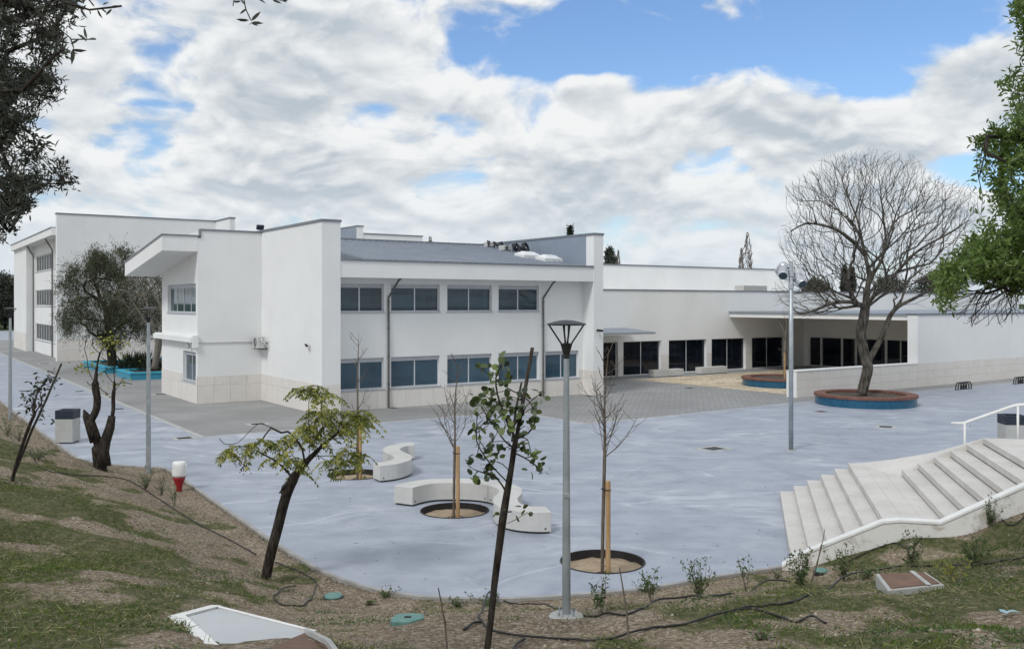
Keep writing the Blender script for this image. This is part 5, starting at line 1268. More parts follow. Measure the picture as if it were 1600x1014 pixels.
# ---- young bare trees in the pits with stakes
def young(base, topy, fork, crown, stake, label, slabel, seed, rb=.035, lean=0):
    B = gp(*base); B.z = -.1; Y = B.y; s = Skel(seed); rs = s.rs
    s.path([B, px3(base[0] + lean * .3, (base[1] + fork) / 2 + 20, Y), px3(base[0] + lean, fork, Y), px3(base[0] + lean, (fork + topy) / 2, Y + .05), px3(base[0] + lean + crown[2], topy, Y)], k=7)
    stem = list(range(len(s.p))); z0 = px3(0, fork + 25, Y).z; zt0 = px3(0, topy, Y).z
    def twig(i, az, L, rise, dep):
        p = s.p[i].copy(); par = i; d = np.array([math.cos(az), math.sin(az), rise]); d /= np.linalg.norm(d); m = max(3, int(L / .12)); ids = []
        for k in range(m):
            d = d + np.array([0, 0, .16]) + rs.normal(size=3) * .09; d /= np.linalg.norm(d); p = p + d * L / m; par = s.node(p, par); ids.append(par)
        if dep:
            for j in ids[1:-1]:
                if rs.rand() < .55: twig(j, rs.uniform(0, 6.28), L * rs.uniform(.25, .5), rs.uniform(.3, .9), dep - 1)
    for k in range(crown[1] // 4):
        i = stem[rs.randint(len(stem))]
        c_ = [j for j in stem if s.p[j][2] > z0]; i = c_[int(rs.rand() ** 1.3 * (len(c_) - 1))]; f = (s.p[i][2] - z0) / (zt0 - z0)
        twig(i, rs.uniform(0, 6.28), crown[0] * Y / F * rs.uniform(1.2, 2.3) * (1 - .6 * f), rs.uniform(.4, 1.1), 1)
    s.radii(.0045, rb * .8, 2.2)
    t = tree_root((B.x, B.y, -.1), label, 'tree', 'young bare trees planted in round pits', 'young_tree'); obj('trunk', s.mesh(MB()), M_BK4, t, smooth=True)
    sx, sb, stp = stake; Bs = px3(sx, sb, B.y - .12); k_ = root('wooden_stake', (Bs.x, Bs.y, -.1), slabel, 'stake', 'light wooden stakes holding the young trees')
    top = px3(sx, stp, Bs.y); b = MB(); b.tube([(Bs.x, Bs.y, -.2), (Bs.x, Bs.y, top.z - .01), (Bs.x, Bs.y, top.z)], [.05, .05, .044], 12); obj('post', b, M_WOOD, k_)
    zt_ = top.z - .18; b = MB(); tx = B.x + (px3(base[0] + lean * .4, 500, Y).x - px3(base[0], 500, Y).x)
    b.tube([(Bs.x + .055, Bs.y, zt_), (Bs.x, Bs.y - .056, zt_), ((Bs.x + tx) / 2, Bs.y - .03, zt_), (tx - .04, B.y, zt_), (tx, B.y + .05, zt_), ((Bs.x + tx) / 2, B.y, zt_), (Bs.x + .055, Bs.y, zt_)], .013, 5); obj('tie', b, M_BKR, k_)
    b = MB(); n = 24; b.tube([((B.x + Bs.x) / 2 + .22 * math.cos(a * 2 * math.pi / n), Bs.y + .1 + .2 * math.sin(a * 2 * math.pi / n), -.095) for a in range(n + 1)], .014, 5)
    hz = root('drip_ring', ((B.x + Bs.x) / 2, Bs.y + .1, -.1), 'black irrigation ring round the foot of ' + slabel.split('holding ')[-1], 'hose', 'black drip rings in the tree pits'); obj('ring', b, M_BKR, hz)
young((559, 744), 520, 640, (22, 60, 2), (563, 745, 660), 'thin bare young tree in the sandy pit behind the leaning tree', 'light wooden stake in the sandy pit holding the farthest young tree', 71, .05)
young((709, 803), 570, 680, (38, 80, 6), (715.5, 803, 697), 'bare young tree in the pit enclosed by the long curved bench', 'light wooden stake holding the young tree inside the long curved bench', 72, .045, 2)
young((941, 890), 545, 700, (40, 110, 6), (950, 892, 751), 'bare young tree in the pit right of the tall lamp post', 'light wooden stake holding the young tree nearest the tall lamp post', 73, .045, 4)
# small tree in the second planter
def small_pl():
    s = Skel(81); rs = s.rs; Y = pc2.y; x0 = 1225
    s.path([px3(x0, 590, Y), px3(x0 + 1, 560, Y), px3(x0 + 2, 530, Y), px3(x0 + 4, 505, Y)], k=3)
    s.grow([px3(x0 + rs.uniform(-14, 16), rs.uniform(490, 555), Y + rs.uniform(-.5, .5)) for k in range(26)], .3, .15, 1.2); s.radii(.012, .06, 2)
    t = tree_root((px3(x0, 590, Y).x, Y, .45), 'small pale bare tree in the planter behind the floodlight pole', name='young_tree'); obj('trunk', s.mesh(MB()), M_BK3, t, smooth=True)
    k_ = root('wooden_stake', (px3(x0 + 1, 590, Y).x, Y - .2, .4), 'pale wooden stake in the planter behind the floodlight pole', 'stake'); p = px3(x0 + 1, 590, Y - .2); b = MB(); b.tube([(p.x, p.y, .3), (p.x, p.y, 2.1)], .06, 8); obj('post', b, M_WOOD, k_)
small_pl()

# ---- olive branches hanging in at top left
def olive():
    s = Skel(91); rs = s.rs
    t0 = Vector((-5.2, 5.2, gz1(-5.2, 5.2)))
    s.path([t0, t0 + Vector((.1, .1, 1.5)), t0 + Vector((.3, .2, 2.8)), t0 + Vector((.4, .5, 4.2)), t0 + Vector((.6, .8, 5.6))], k=4)
    Yd = 6.0
    s.attach([t0 + Vector((.3, .2, 2.8)), px3(-250, 300, 5.6), px3(-80, 270, 6.0), px3(20, 290, 6.2), px3(90, 290, 6.3)], 3)
    s.attach([t0 + Vector((.3, .2, 2.8)), px3(-200, 150, 5.2), px3(-40, 120, 5.8), px3(50, 140, 6)], 3)
    s.attach([t0 + Vector((.4, .5, 4.2)), px3(-200, -60, 5.0), px3(-50, -20, 5.2), px3(60, 20, 5.6), px3(110, 35, 5.6)], 3)
    s.attach([px3(60, 20, 5.6), px3(-60, 60, 5.2), px3(10, 90, 5.6)], 3)
    dense = [(-60, -60), (125, -60), (120, 10), (105, 30), (92, 60), (95, 95), (78, 120), (50, 130), (48, 170), (20, 185), (-60, 190)]
    mid = [(-60, 100), (60, 100), (90, 120), (100, 148), (75, 165), (60, 185), (40, 200), (60, 225), (95, 232), (118, 270), (122, 292), (95, 285), (75, 300), (45, 300), (30, 320), (20, 350), (-60, 340)]
    low = [(-60, 300), (40, 310), (60, 318), (40, 335), (20, 345), (14, 372), (-60, 385)]
    T = []
    def samp(P, n):
        P = [(float(a), float(b_)) for a, b_ in P]; r = []
        while len(r) < n:
            x, y = rs.uniform(-60, 130), rs.uniform(-60, 400)
            if inpoly(np.array([x]), np.array([y]), P)[0]: r.append(px3(x, y, rs.uniform(4.9, 6.9)))
        return r
    A = samp(dense, 420) + samp(mid, 430) + samp(low, 70); rs.shuffle(A)
    s.grow(A[:80], .18, .2, .6); tips = s.grow(A[80:], .12, .25, .5, sag=.3)
    s.radii(.0020, .06, 2.4); t = tree_root(t0, 'dark olive tree whose leafy twigs hang into the upper left corner')
    obj('trunk', s.mesh(MB()), M_BK1, t, smooth=True)
    C = []; Dd = []
    lo = len(s.p) - 1
    for i in tips:
        j = i; n = 0
        while j > 0 and n < 4:
            a = s.p[j]; pa = s.p[s.par[j]]; d = a - pa
            for k in range(5):
                q = pa + d * rs.rand() + rs.normal(size=3) * .02; l = d / (np.linalg.norm(d) + 1e-9) * .5 + rnd(rs, 1)[0]; C.append(q); Dd.append(l)
            j = s.par[j]; n += 1
    C = np.array(C); quads_from(C, np.array(Dd), rnd(rs, len(C)), rs.uniform(.03, .062, len(C)), rs.uniform(.009, .015, len(C)), T_LEAF, rs.rand(len(C)) ** 2, 'crown', M_LO, t)
    # near sprig with large leaves, and the sprig at the top
    sp_ = Skel(92)
    sp_.path([px3(60, -30, 2.6), px3(110, 5, 2.6), px3(140, 15, 2.6), px3(175, 12, 2.6)], k=2)
    r0 = root('olive_sprig', px3(60, -30, 2.6), 'near dark sprig with long leaves left of the sky gap at top left', 'branch'); b = MB()
    b.tube([px3(40, -40, 2.6), px3(100, 4, 2.6), px3(140, 16, 2.6), px3(175, 12, 2.6), px3(190, 10, 2.6)], .003, 5); b.tube([px3(95, 60, 2.7), px3(60, 20, 2.7), px3(20, -20, 2.7)], .003, 5); b.tube([px3(60, 20, 2.7), px3(110, 60, 2.7), px3(115, 75, 2.7)], .002, 4); b.tube([px3(110, 62, 2.7), px3(130, 62, 2.7), px3(150, 62, 2.7)], .002, 4)
    b.tube([t0 + Vector((.6, .8, 5.6)), px3(-300, -200, 3.8), px3(-60, -110, 2.9), px3(40, -40, 2.6)], [.012, .009, .005, .003], 5)
    obj('twig', b, M_BK1, r0)
    def lv(lst, Y, par, nm='leaf'):
        C = []; D2 = []; L = []
        for x0, y0, x1, y1 in lst:
            a = px3(x0, y0, Y); c = px3(x1, y1, Y); C.append(a); D2.append(c - a); L.append((c - a).length)
        q = np.random.RandomState(3)
        N = np.array([[q.normal() * .3, -1, q.normal() * .5] for _ in C])
        for i in range(len(C)): quads_from(np.array(C[i:i + 1]), np.array(D2[i:i + 1]), N[i:i + 1], np.array(L[i:i + 1]), np.array(L[i:i + 1]) * .26, T_LEAF, np.full(1, .3), nm, M_LO, par)
    lv([(115, 75, 112, 102), (112, 78, 136, 80), (112, 80, 94, 86), (110, 70, 124, 62), (136, 62, 131, 42), (138, 62, 150, 60), (136, 66, 120, 52), (104, 8, 120, 16), (125, 12, 136, 30), (140, 16, 142, 24), (152, 15, 160, 30), (158, 14, 168, 22), (172, 12, 190, 10), (160, 8, 170, 4), (100, 2, 118, 8), (148, 12, 140, 2), (132, 18, 128, 8), (175, 14, 165, 25)], 2.6, r0)
    r1 = root('olive_sprig', px3(380, -30, 2.6), 'small dark sprig of long leaves hanging at the top edge', 'branch'); b = MB()
    b.tube([px3(400, -40, 2.6), px3(380, -6, 2.6), px3(384, 15, 2.6), px3(392, 32, 2.6)], .002, 4); b.tube([px3(380, -8, 2.6), px3(365, 2, 2.6), px3(364, 10, 2.6)], .0015, 4); b.tube([px3(400, -30, 2.6), px3(420, -4, 2.6), px3(448, 4, 2.6)], .0015, 4)
    b.tube([t0 + Vector((.6, .8, 5.6)), px3(-300, -330, 3.8), px3(150, -220, 2.9), px3(400, -40, 2.6)], [.012, .009, .005, .003], 5)
    obj('twig', b, M_BK1, r1)
    lv([(392, 34, 408, 18), (390, 32, 368, 31), (392, 36, 412, 37), (386, 14, 374, 23), (382, 8, 376, -2), (395, 36, 388, 40), (400, -2, 416, 6), (425, 0, 440, 6), (440, 2, 452, 0), (364, 4, 378, 2), (392, 36, 404, 41)], 2.6, r1)
olive()

# ---- broad green tree at the right edge
def right_tree():
    s = Skel(101); rs = s.rs; Yc = 10.5
    t0 = Vector((9.6, 11.0, gz1(9.6, 11.0)))
    s.path([t0, t0 + Vector((-.1, 0, 1.5)), t0 + Vector((-.2, -.1, 3.2)), t0 + Vector((0, 0, 5)), t0 + Vector((.2, 0, 7))], k=4)
    s.attach([t0 + Vector((-.15, 0, 2.6)), px3(1760, 430, 10.8), px3(1660, 440, 10.6), px3(1590, 438, 10.5), px3(1530, 432, 10.4), px3(1490, 420, 10.4)], 3)
    s.attach([px3(1660, 440, 10.6), px3(1620, 400, 11), px3(1580, 340, 11.2), px3(1565, 290, 11.2)], 3)
    s.attach([t0 + Vector((-.2, -.1, 3.2)), px3(1700, 250, 10.5), px3(1610, 220, 10.4), px3(1560, 215, 10.3)], 3); s.attach([t0 + Vector((0, 0, 5)), px3(1700, 60, 10.4), px3(1620, 60, 10.4), px3(1590, 20, 10.4)], 3)
    s.attach([px3(1600, 438, 10.5), px3(1580, 460, 10.3), px3(1565, 485, 10.2), px3(1548, 500, 10.2)], 3)
    leafy = [(1700, -60), (1700, 480), (1610, 455), (1575, 435), (1530, 440), (1500, 455), (1480, 470), (1490, 490), (1462, 495), (1470, 480), (1465, 455), (1465, 425), (1490, 405), (1500, 390), (1520, 365), (1530, 340), (1548, 350), (1560, 330), (1540, 270), (1530, 285), (1518, 228), (1535, 200), (1562, 192), (1580, 185), (1558, 128), (1575, 120), (1600, 108), (1590, 90), (1600, 70), (1600, 20), (1580, 5), (1590, -60)]
    leafy = [(float(a), float(b_)) for a, b_ in leafy]; T = []
    while len(T) < 900:
        x, y = rs.uniform(1455, 1700), rs.uniform(-60, 495)
        if inpoly(np.array([x]), np.array([y]), leafy)[0]: T.append(px3(x, y, Yc + rs.uniform(-1.1, 1.3)))
    s.grow(T[:120], .3, .2, .7); tips = s.grow(T[120:], .2, .2, .6)
    bare = []
    while len(bare) < 260:
        x, y = rs.uniform(1470, 1600), rs.uniform(440, 512)
        if y < 475 + 40 * math.sin((x - 1450) / 150 * 2.6): bare.append(px3(x, y, Yc + rs.uniform(-.6, .6)))
    s.grow(bare, .12, .12, 1.2, c0=px3(1590, 415, 10.5)); s.radii(.0026, .15, 2.2)
    t = tree_root(t0, 'broad leafy green tree reaching in from the right edge with bare hanging twigs'); obj('trunk', s.mesh(MB()), M_BK1, t, smooth=True)
    C = []; Dd = []; tn = []
    for i in tips:
        j = i; n = 0; base = vnoise(np.array([s.p[i][0] * 1.5]), np.array([s.p[i][2] * 1.5]), 5)[0]
        if base < .25: continue
        while j > 0 and n < 3:
            a = s.p[j]; pa = s.p[s.par[j]]; d = a - pa; dn = d / (np.linalg.norm(d) + 1e-9)
            for k in range(13):
                C.append(pa + d * rs.rand() + rs.normal(size=3) * .045); Dd.append(dn * .5 + rnd(rs, 1)[0]); tn.append(np.clip(base * .5 + rs.rand() * .5, 0, 1))
            j = s.par[j]; n += 1
    C = np.array(C); quads_from(C, np.array(Dd), rnd(rs, len(C)) + [0, 0, .5], rs.uniform(.055, .105, len(C)), rs.uniform(.02, .034, len(C)), T_LEAF, np.array(tn), 'crown', M_LG, t)
right_tree()

# ================================================================== background trees
def bgtree(px, ybot, ytop, wpx, Y, label, kind, seed, group=None):
    s = Skel(seed); rs = s.rs; B = px3(px, ybot, Y); B.z = 0; top = px3(px, ytop, Y); H_ = top.z; hw = wpx / 2 * Y / F
    t = tree_root(B, label, 'tree', group, 'background_tree')
    if kind == 'poplar':
        s.path([B, B + Vector((0, 0, H_ * .5)), top], k=6); T = []
        for k in range(520):
            f = rs.rand(); z = H_ * (.25 + .75 * f); a = rs.uniform(0, 6.28); r = hw * (math.sin(min(1, (1 - f) * 1.5 + .08) * 1.57)) * rs.uniform(.4, 1); T.append(Vector((B.x + r * math.cos(a), B.y + r * math.sin(a), z)))
        s.grow(T, .8, .06, 2.5, c0=B + Vector((0, 0, H_ * .05))); s.radii(.028, .3, 2.2); obj('trunk', s.mesh(MB()), M_BK3, t, smooth=True)
    else:
        s.path([B, B + Vector((0, 0, H_ * .4)), top - Vector((0, 0, H_ * .08))], k=5); T = []; n = 260 if kind != 'bush' else 420
        for k in range(n):
            f = rs.rand(); z = H_ * (.12 + .88 * f)
            if kind == 'conifer': r = hw * min(1, (1 - f) * 2.2 + .05)
            elif kind == 'cypress': r = hw * math.sin(min(1, (1 - f) * 2 + .05) * 1.57)
            else: r = hw * math.sqrt(max(.02, 1 - (f * 1.6 - .6) ** 2))
            a = rs.uniform(0, 6.28); rr = r * math.sqrt(rs.rand()); T.append(Vector((B.x + rr * math.cos(a), B.y + rr * math.sin(a), z)))
        tips = s.grow(T, 1.2, .1, 1.2); s.radii(.04, .3, 2.2); obj('trunk', s.mesh(MB()), M_BK1, t, smooth=True)
        A = np.array([s.p[i] for i in tips]); m = 26; C = np.repeat(A, m, 0) + rs.normal(size=(len(A) * m, 3)) * hw * .13
        sc = max(.16, Y / F * 3.2); quads_from(C, rnd(rs, len(C)) + [0, 0, .3], rnd(rs, len(C)), rs.uniform(.6, 1.3, len(C)) * sc, rs.uniform(.4, .8, len(C)) * sc, T_DIA, rs.rand(len(C)) ** 1.5, 'crown', M_LDK if kind != 'bush' else M_LO, t)
bgtree(8, 530, 432, 60, 190, 'dark tree mass beyond the three-storey block at the left edge', 'bush', 201, 'trees beyond the school'); bgtree(-40, 530, 440, 90, 185, 'dark tree just outside the left edge beyond the path', 'bush', 202, 'trees beyond the school')
bgtree(22, 530, 448, 34, 200, 'dark tree directly left of the three-storey block wall', 'bush', 203, 'trees beyond the school')
bgtree(891, 470, 356, 30, 130, 'dark conifer top showing above the clad parapet', 'conifer', 204, 'trees beyond the school'); bgtree(953, 470, 388, 26, 120, 'dark bushy tree top right of the tall pier', 'bush', 205, 'trees beyond the school')
bgtree(966, 470, 390, 16, 130, 'thin bare tree top beside the dark one right of the pier', 'poplar', 206, 'trees beyond the school')
bgtree(1168, 470, 363, 26, 150, 'tall bare poplar behind the long low wing', 'poplar', 207, 'trees beyond the school'); bgtree(1158, 470, 387, 14, 151, 'shorter bare poplar just left of the tall one', 'poplar', 208, 'trees beyond the school')
bgtree(1320, 470, 415, 14, 140, 'dark narrow cypress seen through the big bare tree', 'cypress', 209, 'trees beyond the school'); bgtree(1332, 470, 420, 12, 142, 'second narrow cypress right beside the first', 'cypress', 210, 'trees beyond the school')
bgtree(1275, 470, 440, 60, 150, 'low dark bush line behind the wing left of the cypresses', 'bush', 211, 'trees beyond the school'); bgtree(1390, 470, 436, 80, 150, 'low dark bush line behind the wing right of the big trunk', 'bush', 212, 'trees beyond the school')
bgtree(1460, 470, 432, 90, 155, 'dark bushes behind the wing below the green tree', 'bush', 213, 'trees beyond the school'); bgtree(672, 470, 369, 28, 120, 'thin pale tree top above the rear parapet', 'poplar', 214, 'trees beyond the school')

# ================================================================== things on the dirt
p = ray(280, 767); t = root('plastic_container', p, 'upended white plastic container with red tapered lower half beside the lamp post', 'container')
sc_ = p.y / F
b = MB(); b.lathe([(4.2 * sc_, -.03), (4.2 * sc_, 2 * sc_), (4.6 * sc_, 7 * sc_), (9 * sc_, 19 * sc_), (9.9 * sc_, 23 * sc_)], p, 20); obj('red_lower_half', b, M_RED, t, smooth=True)
b = MB(); b.lathe([(10.3 * sc_, 23.01 * sc_), (10.6 * sc_, 26 * sc_), (10.4 * sc_, 40 * sc_), (9.9 * sc_, 44.5 * sc_), (8.4 * sc_, 46 * sc_), (2 * sc_, 45.2 * sc_)], p, 20); wh = obj('white_upper_half', b, M_WP, t, smooth=True)
b = MB(); b.tube([p + Vector((10.5 * sc_, -.03, 42 * sc_)), p + Vector((12.5 * sc_, -.05, 40 * sc_)), p + Vector((12.3 * sc_, -.05, 33 * sc_)), p + Vector((10.6 * sc_, -.03, 31 * sc_))], .012, 6); obj('handle', b, M_WP, wh)
def hose(pts, label, r=.013, lift=.025):
    P = [ray(*q) for q in pts]; P = smp(P, 6); zz = gz(np.array([q.x for q in P]), np.array([q.y for q in P])); zz = np.maximum(np.convolve(np.pad(zz, 5, 'edge'), np.ones(11) / 11, 'valid'), zz - .01) + lift; P = [Vector((q.x, q.y, z_)) for q, z_ in zip(P, zz)]
    t = root('irrigation_hose', P[0], label, 'hose', 'black irrigation hoses'); obj('pipe', MB().tube(P, r, 6), M_BKR, t, smooth=True)
hose([(752, 972), (748, 962), (765, 950), (800, 947), (850, 952), (900, 958), (950, 961), (985, 960), (1030, 946), (1080, 937), (1140, 928), (1200, 916), (1236, 911)], 'black hose curving past the foot of the tall lamp post')
hose([(752, 972), (765, 986), (800, 994), (850, 1000), (890, 1002), (940, 1000), (1000, 988), (1060, 978), (1120, 965), (1165, 953), (1200, 946), (1260, 931), (1330, 910), (1400, 890), (1440, 886), (1520, 885), (1605, 871)], 'long black hose running from the round-leaved sapling to the right edge')
hose([(1152, 955), (1180, 954), (1200, 961), (1222, 969), (1244, 974), (1268, 967), (1290, 975)], 'short branching black hose on the right bank')
hose([(1325, 882), (1352, 866), (1393, 850), (1440, 841), (1510, 830), (1564, 812), (1610, 800)], 'black hose behind the bushes below the white stair wall')
hose([(15, 690), (55, 722), (105, 742), (160, 745), (200, 752), (240, 775), (300, 815), (360, 845), (400, 868)], 'black hose winding along the left bank past the forked tree')
hose([(430, 880), (470, 896), (492, 910), (494, 930), (478, 944), (450, 947), (430, 940), (429, 930), (445, 922), (462, 921)], 'black hose coiled on the dirt beside the leaning tree')
hose([(820, 1002), (805, 1016), (795, 1040)], 'short black hose end at the bottom edge', .014)
hose([(1095 - 370, 985), (740, 979), (752, 974)], 'short hose stub left of the stake', .016)
def valve(px, py, w, d, label, shape):
    p = ray(px, py); t = root('valve_cover', p, label, 'valve cover', 'green irrigation valve covers'); c = p + Vector((0, 0, .02))
    if shape == 'round':
        b = MB(); b.lathe([(w, -.12), (w, .02), (w * .9, .04), (w * .2, .045)], c, 24); obj('lid', b, M_GRN, t); b = MB(); b.lathe([(w * 1.12, -.12), (w * 1.12, 0), (w, .004)], c, 24, cap=False); obj('rim', b, M_BKR, t)
    else:
        pts = [(c.x + x * w, c.y + y * d) for x, y in ((-1, -.3), (-.8, -1), (.25, -1), (1, -.1), (.9, .7), (.3, 1), (-.7, .8))]
        b = MB(); b.prism(pts, c.z - .12, c.z + .035); obj('lid', b, M_GRN, t, bevel=.01)
        b = MB(); b.box(c.x - .04, c.x + .04, c.y - .02, c.y + .02, c.z + .036, c.z + .045); obj('handle', b, M_BKR, t)
valve(521, 934, .165, .16, 'round green valve cover near the coiled hose', 'round'); valve(637, 971, .20, .16, 'larger angular green valve cover at the bottom centre', 'poly'); valve(1283, 894, .13, .12, 'small green valve cover below the stairs', 'round')
p = ray(1580, 966); t = root('blue_litter', p, 'crumpled pale blue scrap lying in the grass at bottom right', 'litter')
b = MB(); rs = np.random.RandomState(2); vs = [(p.x - .10 + .05 * i, p.y + .03 * j, p.z + .05 + rs.uniform(0, .05)) for j in range(3) for i in range(5)]
b.add(vs, [(j * 5 + i, j * 5 + i + 1, (j + 1) * 5 + i + 1, (j + 1) * 5 + i) for j in range(2) for i in range(4)]); obj('scrap', b, mat('pale_blue_plastic', (.28, .42, .48), .5), t)
# inspection chamber with brown lid
cz = ray(1386, 925).z + .09; C4 = [gp(*q, cz) for q in ((1368, 896), (1446, 893), (1476, 913), (1388, 922))]
c0 = sum(C4, Vector()) / 4; t = root('inspection_chamber', (c0.x, c0.y, cz - .15), 'inspection chamber with brown lid and pale rim in the right bank', 'inspection chamber')
def scal(P, k): return [(c0.x + (q.x - c0.x) * k, c0.y + (q.y - c0.y) * k) for q in P]
Pc = [C4[0], C4[3], C4[2], C4[1]]
b = MB(); b.prism(scal(Pc, 1.0), cz - .5, cz); obj('rim', b, M_KC, t, bevel=.01)
b = MB(); b.prism(scal(Pc, .86), cz + .002, cz + .014); obj('lid', b, M_BRICKT, t)
q1, q2 = C4[1].lerp(C4[0], .28), C4[2].lerp(C4[3], .28); n_ = (q2 - q1).normalized(); sd_ = Vector((n_.y, -n_.x, 0)) * .03
b = MB(); b.prism([((q1 - sd_).x, (q1 - sd_).y), ((q2 - sd_).x, (q2 - sd_).y), ((q2 + sd_).x, (q2 + sd_).y), ((q1 + sd_).x, (q1 + sd_).y)], cz + .0145, cz + .024); obj('divider', b, M_KC, t)
# white slab of the second stair wall, bottom left
P5 = [ray(*q) for q in ((276, 968), (336, 957), (490, 992), (425, 1018), (360, 1045))]; c5 = sum(P5, Vector()) / 5
t = root('white_wall_corner', (c5.x, c5.y, c5.z), 'white painted concrete wall corner emerging from the grass at bottom left', 'wall')
top = [Vector((q.x, q.y, q.z + h)) for q, h in zip(P5, (.05, .09, .05, .03, .02))]
inn = [c5 + (q - c5) * .9 for q in top]
for q in inn: q.z = q.z - .012
b = MB(); b.add(inn + [q - Vector((0, 0, .5)) for q in inn], [(0, 4, 3, 2, 1), (0, 1, 6, 5), (1, 2, 7, 6), (2, 3, 8, 7), (3, 4, 9, 8), (4, 0, 5, 9)]); obj('slab', b, mat('shaded_white_paint', (.52, .54, .55), .6, var=(.47, .49, .50), vs=1.5), t)  # stands in for the wall's inner face; its shade is put into the grey
b = MB()
for a, c_, w_ in ((0, 1, .12), (1, 2, .035), (0, 4, .16)):
    A_, C_ = top[a], top[c_]; d = (C_ - A_).normalized(); nn_ = Vector((-d.y, d.x, 0)).normalized() * w_ / 2; A_ = A_ - d * w_ * .3; C_ = C_ + d * w_ * .3
    b.add([A_ - nn_, A_ + nn_, C_ + nn_, C_ - nn_] + [q - Vector((0, 0, .5)) for q in (A_ - nn_, A_ + nn_, C_ + nn_, C_ - nn_)], [(0, 3, 2, 1)[::-1], (0, 1, 5, 4), (1, 2, 6, 5), (2, 3, 7, 6), (3, 0, 4, 7)])
obj('rim', b, M_WP, t, bevel=.008)
P6 = [ray(*q) for q in ((478, 994), (512, 1012), (540, 1050), (380, 1060), (428, 1016))]
t = root('brick_landing', sum(P6, Vector()) / 5, 'reddish paved corner beside the white wall at the bottom edge', 'paving')
b = MB(); b.add([q + Vector((0, 0, .045)) for q in P6] + [q - Vector((0, 0, .3)) for q in P6], [(0, 1, 2, 3, 4)[::-1]] + [(i, (i + 1) % 5, 5 + (i + 1) % 5, 5 + i) for i in range(5)]); obj('paved_surface', b, M_BRICKT, t)
b = MB(); b.tube([P6[0] + Vector((0, 0, .06)), P6[1] + Vector((0, 0, .06)), P6[2] + Vector((0, 0, .06))], .035, 4); obj('edge_strip', b, M_KC, t)
# thin sticks
for i, (x0, y0, x1, y1, lab) in enumerate([(700, 1025, 685, 918, 'thin dry stick standing at the bottom edge left of the sapling'), (984, 1020, 968, 886, 'thin dark stick standing before the nearest tree pit'), (1270, 893, 1289, 826, 'thin bent stick standing beside the stair foot'), (1265, 912, 1283, 850, 'thin twig leaning by the bush at the stair foot')]):
    B = ray(x0, y0 if y0 < 1014 else 1013); Y = B.y; t = root('stick', B, lab, 'stick')
    b = MB(); b.tube([px3(x0, y0 + 6, Y), px3((x0 + x1) / 2 + 3, (y0 + y1) / 2, Y), px3(x1, y1, Y)], [.012, .010, .006], 5)
    if i < 2: b.tube([px3((x0 + x1) / 2 + 3, (y0 + y1) / 2, Y), px3((x0 + x1) / 2 + 10, (y0 + y1) / 2 + 1, Y)], .004, 4)
    obj('stem', b, M_BK4, t)

# ================================================================== bushes and weeds
def bush(px, py, h, w, n, label, seed, m=M_WEED, thin=False):
    rs = np.random.RandomState(seed); B = ray(px, py); sc = B.y / F; t = root('leafy_weed', B, label, 'plant', 'young shrubs along the bank'); b = MB(); C = []; D2 = []
    ns = 5 if thin else 16
    for k in range(ns):
        tip = B + Vector((rs.normal() * w * .38 * sc, rs.normal() * w * .38 * sc, h * sc * rs.uniform(.5, 1))); mid = B.lerp(tip, .5) + Vector((rs.normal() * .02, rs.normal() * .02, 0))
        b.tube([B, mid, tip], [.006, .004, .002], 4)
        for i in range(n // ns):
            f = rs.uniform(.12 if not thin else .35, 1); q = B.lerp(tip, f) + Vector(rs.normal(size=3) * .018); C.append(q); d = rnd(rs, 1)[0]; D2.append(d + [0, 0, .5])
    obj('stem', b, M_WEED if False else M_BK4, t); C = np.array(C)
    quads_from(C, np.array(D2), rnd(rs, len(C)) + [0, 0, .4], rs.uniform(.035, .075, len(C)), rs.uniform(.014, .028, len(C)), T_LEAF, rs.rand(len(C)), 'leaves', m, t)
bush(1091, 934, 62, 42, 330, 'leafy green shrub on the dirt edge right of the near tree pit', 301); bush(1166, 925, 70, 22, 60, 'thin sparse upright plant between the two leafy shrubs', 302, thin=True)
bush(1249, 918, 62, 40, 420, 'dense dark green shrub at the foot of the stairs', 303); bush(1318, 908, 58, 36, 260, 'green shrub just right of the stair foot shrub', 304); bush(1371, 850, 58, 34, 200, 'leafy shrub in front of the white stair wall below the landing', 305)
bush(1423, 885, 60, 34, 260, 'dark shrub above the inspection chamber', 306); bush(1547, 822, 52, 34, 260, 'bush against the stair wall near the right edge', 307); bush(1455, 828, 38, 18, 40, 'thin sprig against the stair wall between two shrubs', 308, thin=True)
bush(1018, 945, 62, 34, 120, 'sparse tall weed at the kerb right of the near tree pit', 309, thin=True); bush(940, 960, 62, 34, 150, 'sparse tall weed right of the tall lamp foot', 310, thin=True); bush(1522, 880, 46, 40, 260, 'low green shrub in the right grass above the hose', 311)
bush(228, 765, 42, 30, 220, 'green weed clump at the foot of the lamp post at left', 312); bush(252, 775, 36, 18, 90, 'narrow weed left of the red and white container', 313); bush(272, 792, 40, 18, 80, 'narrow weed below the red and white container', 314, thin=True)
bush(12, 682, 44, 46, 420, 'bushy weed clump before the farthest left lamp post', 315); bush(60, 718, 22, 46, 220, 'low dark weed clump on the left bank', 316); bush(30, 690, 26, 30, 160, 'low weed beside the bushy clump at left', 317)
bush(1500, 912, 40, 50, 120, 'tall yellowish grass clump in the right bank', 318, M_YEL, True); bush(1215, 905, 20, 18, 60, 'tiny weed on the kerb left of the stair foot', 319); bush(1190, 1000, 16, 26, 60, 'tiny weed in the right foreground grass', 320)
bush(603, 932, 14, 34, 90, 'small weed on the kerb above the round valve cover', 321); bush(770, 945, 16, 50, 200, 'low weed behind the hose loop at the kerb', 322); bush(715, 948, 14, 40, 120, 'low weed at the kerb left of the sapling', 323)
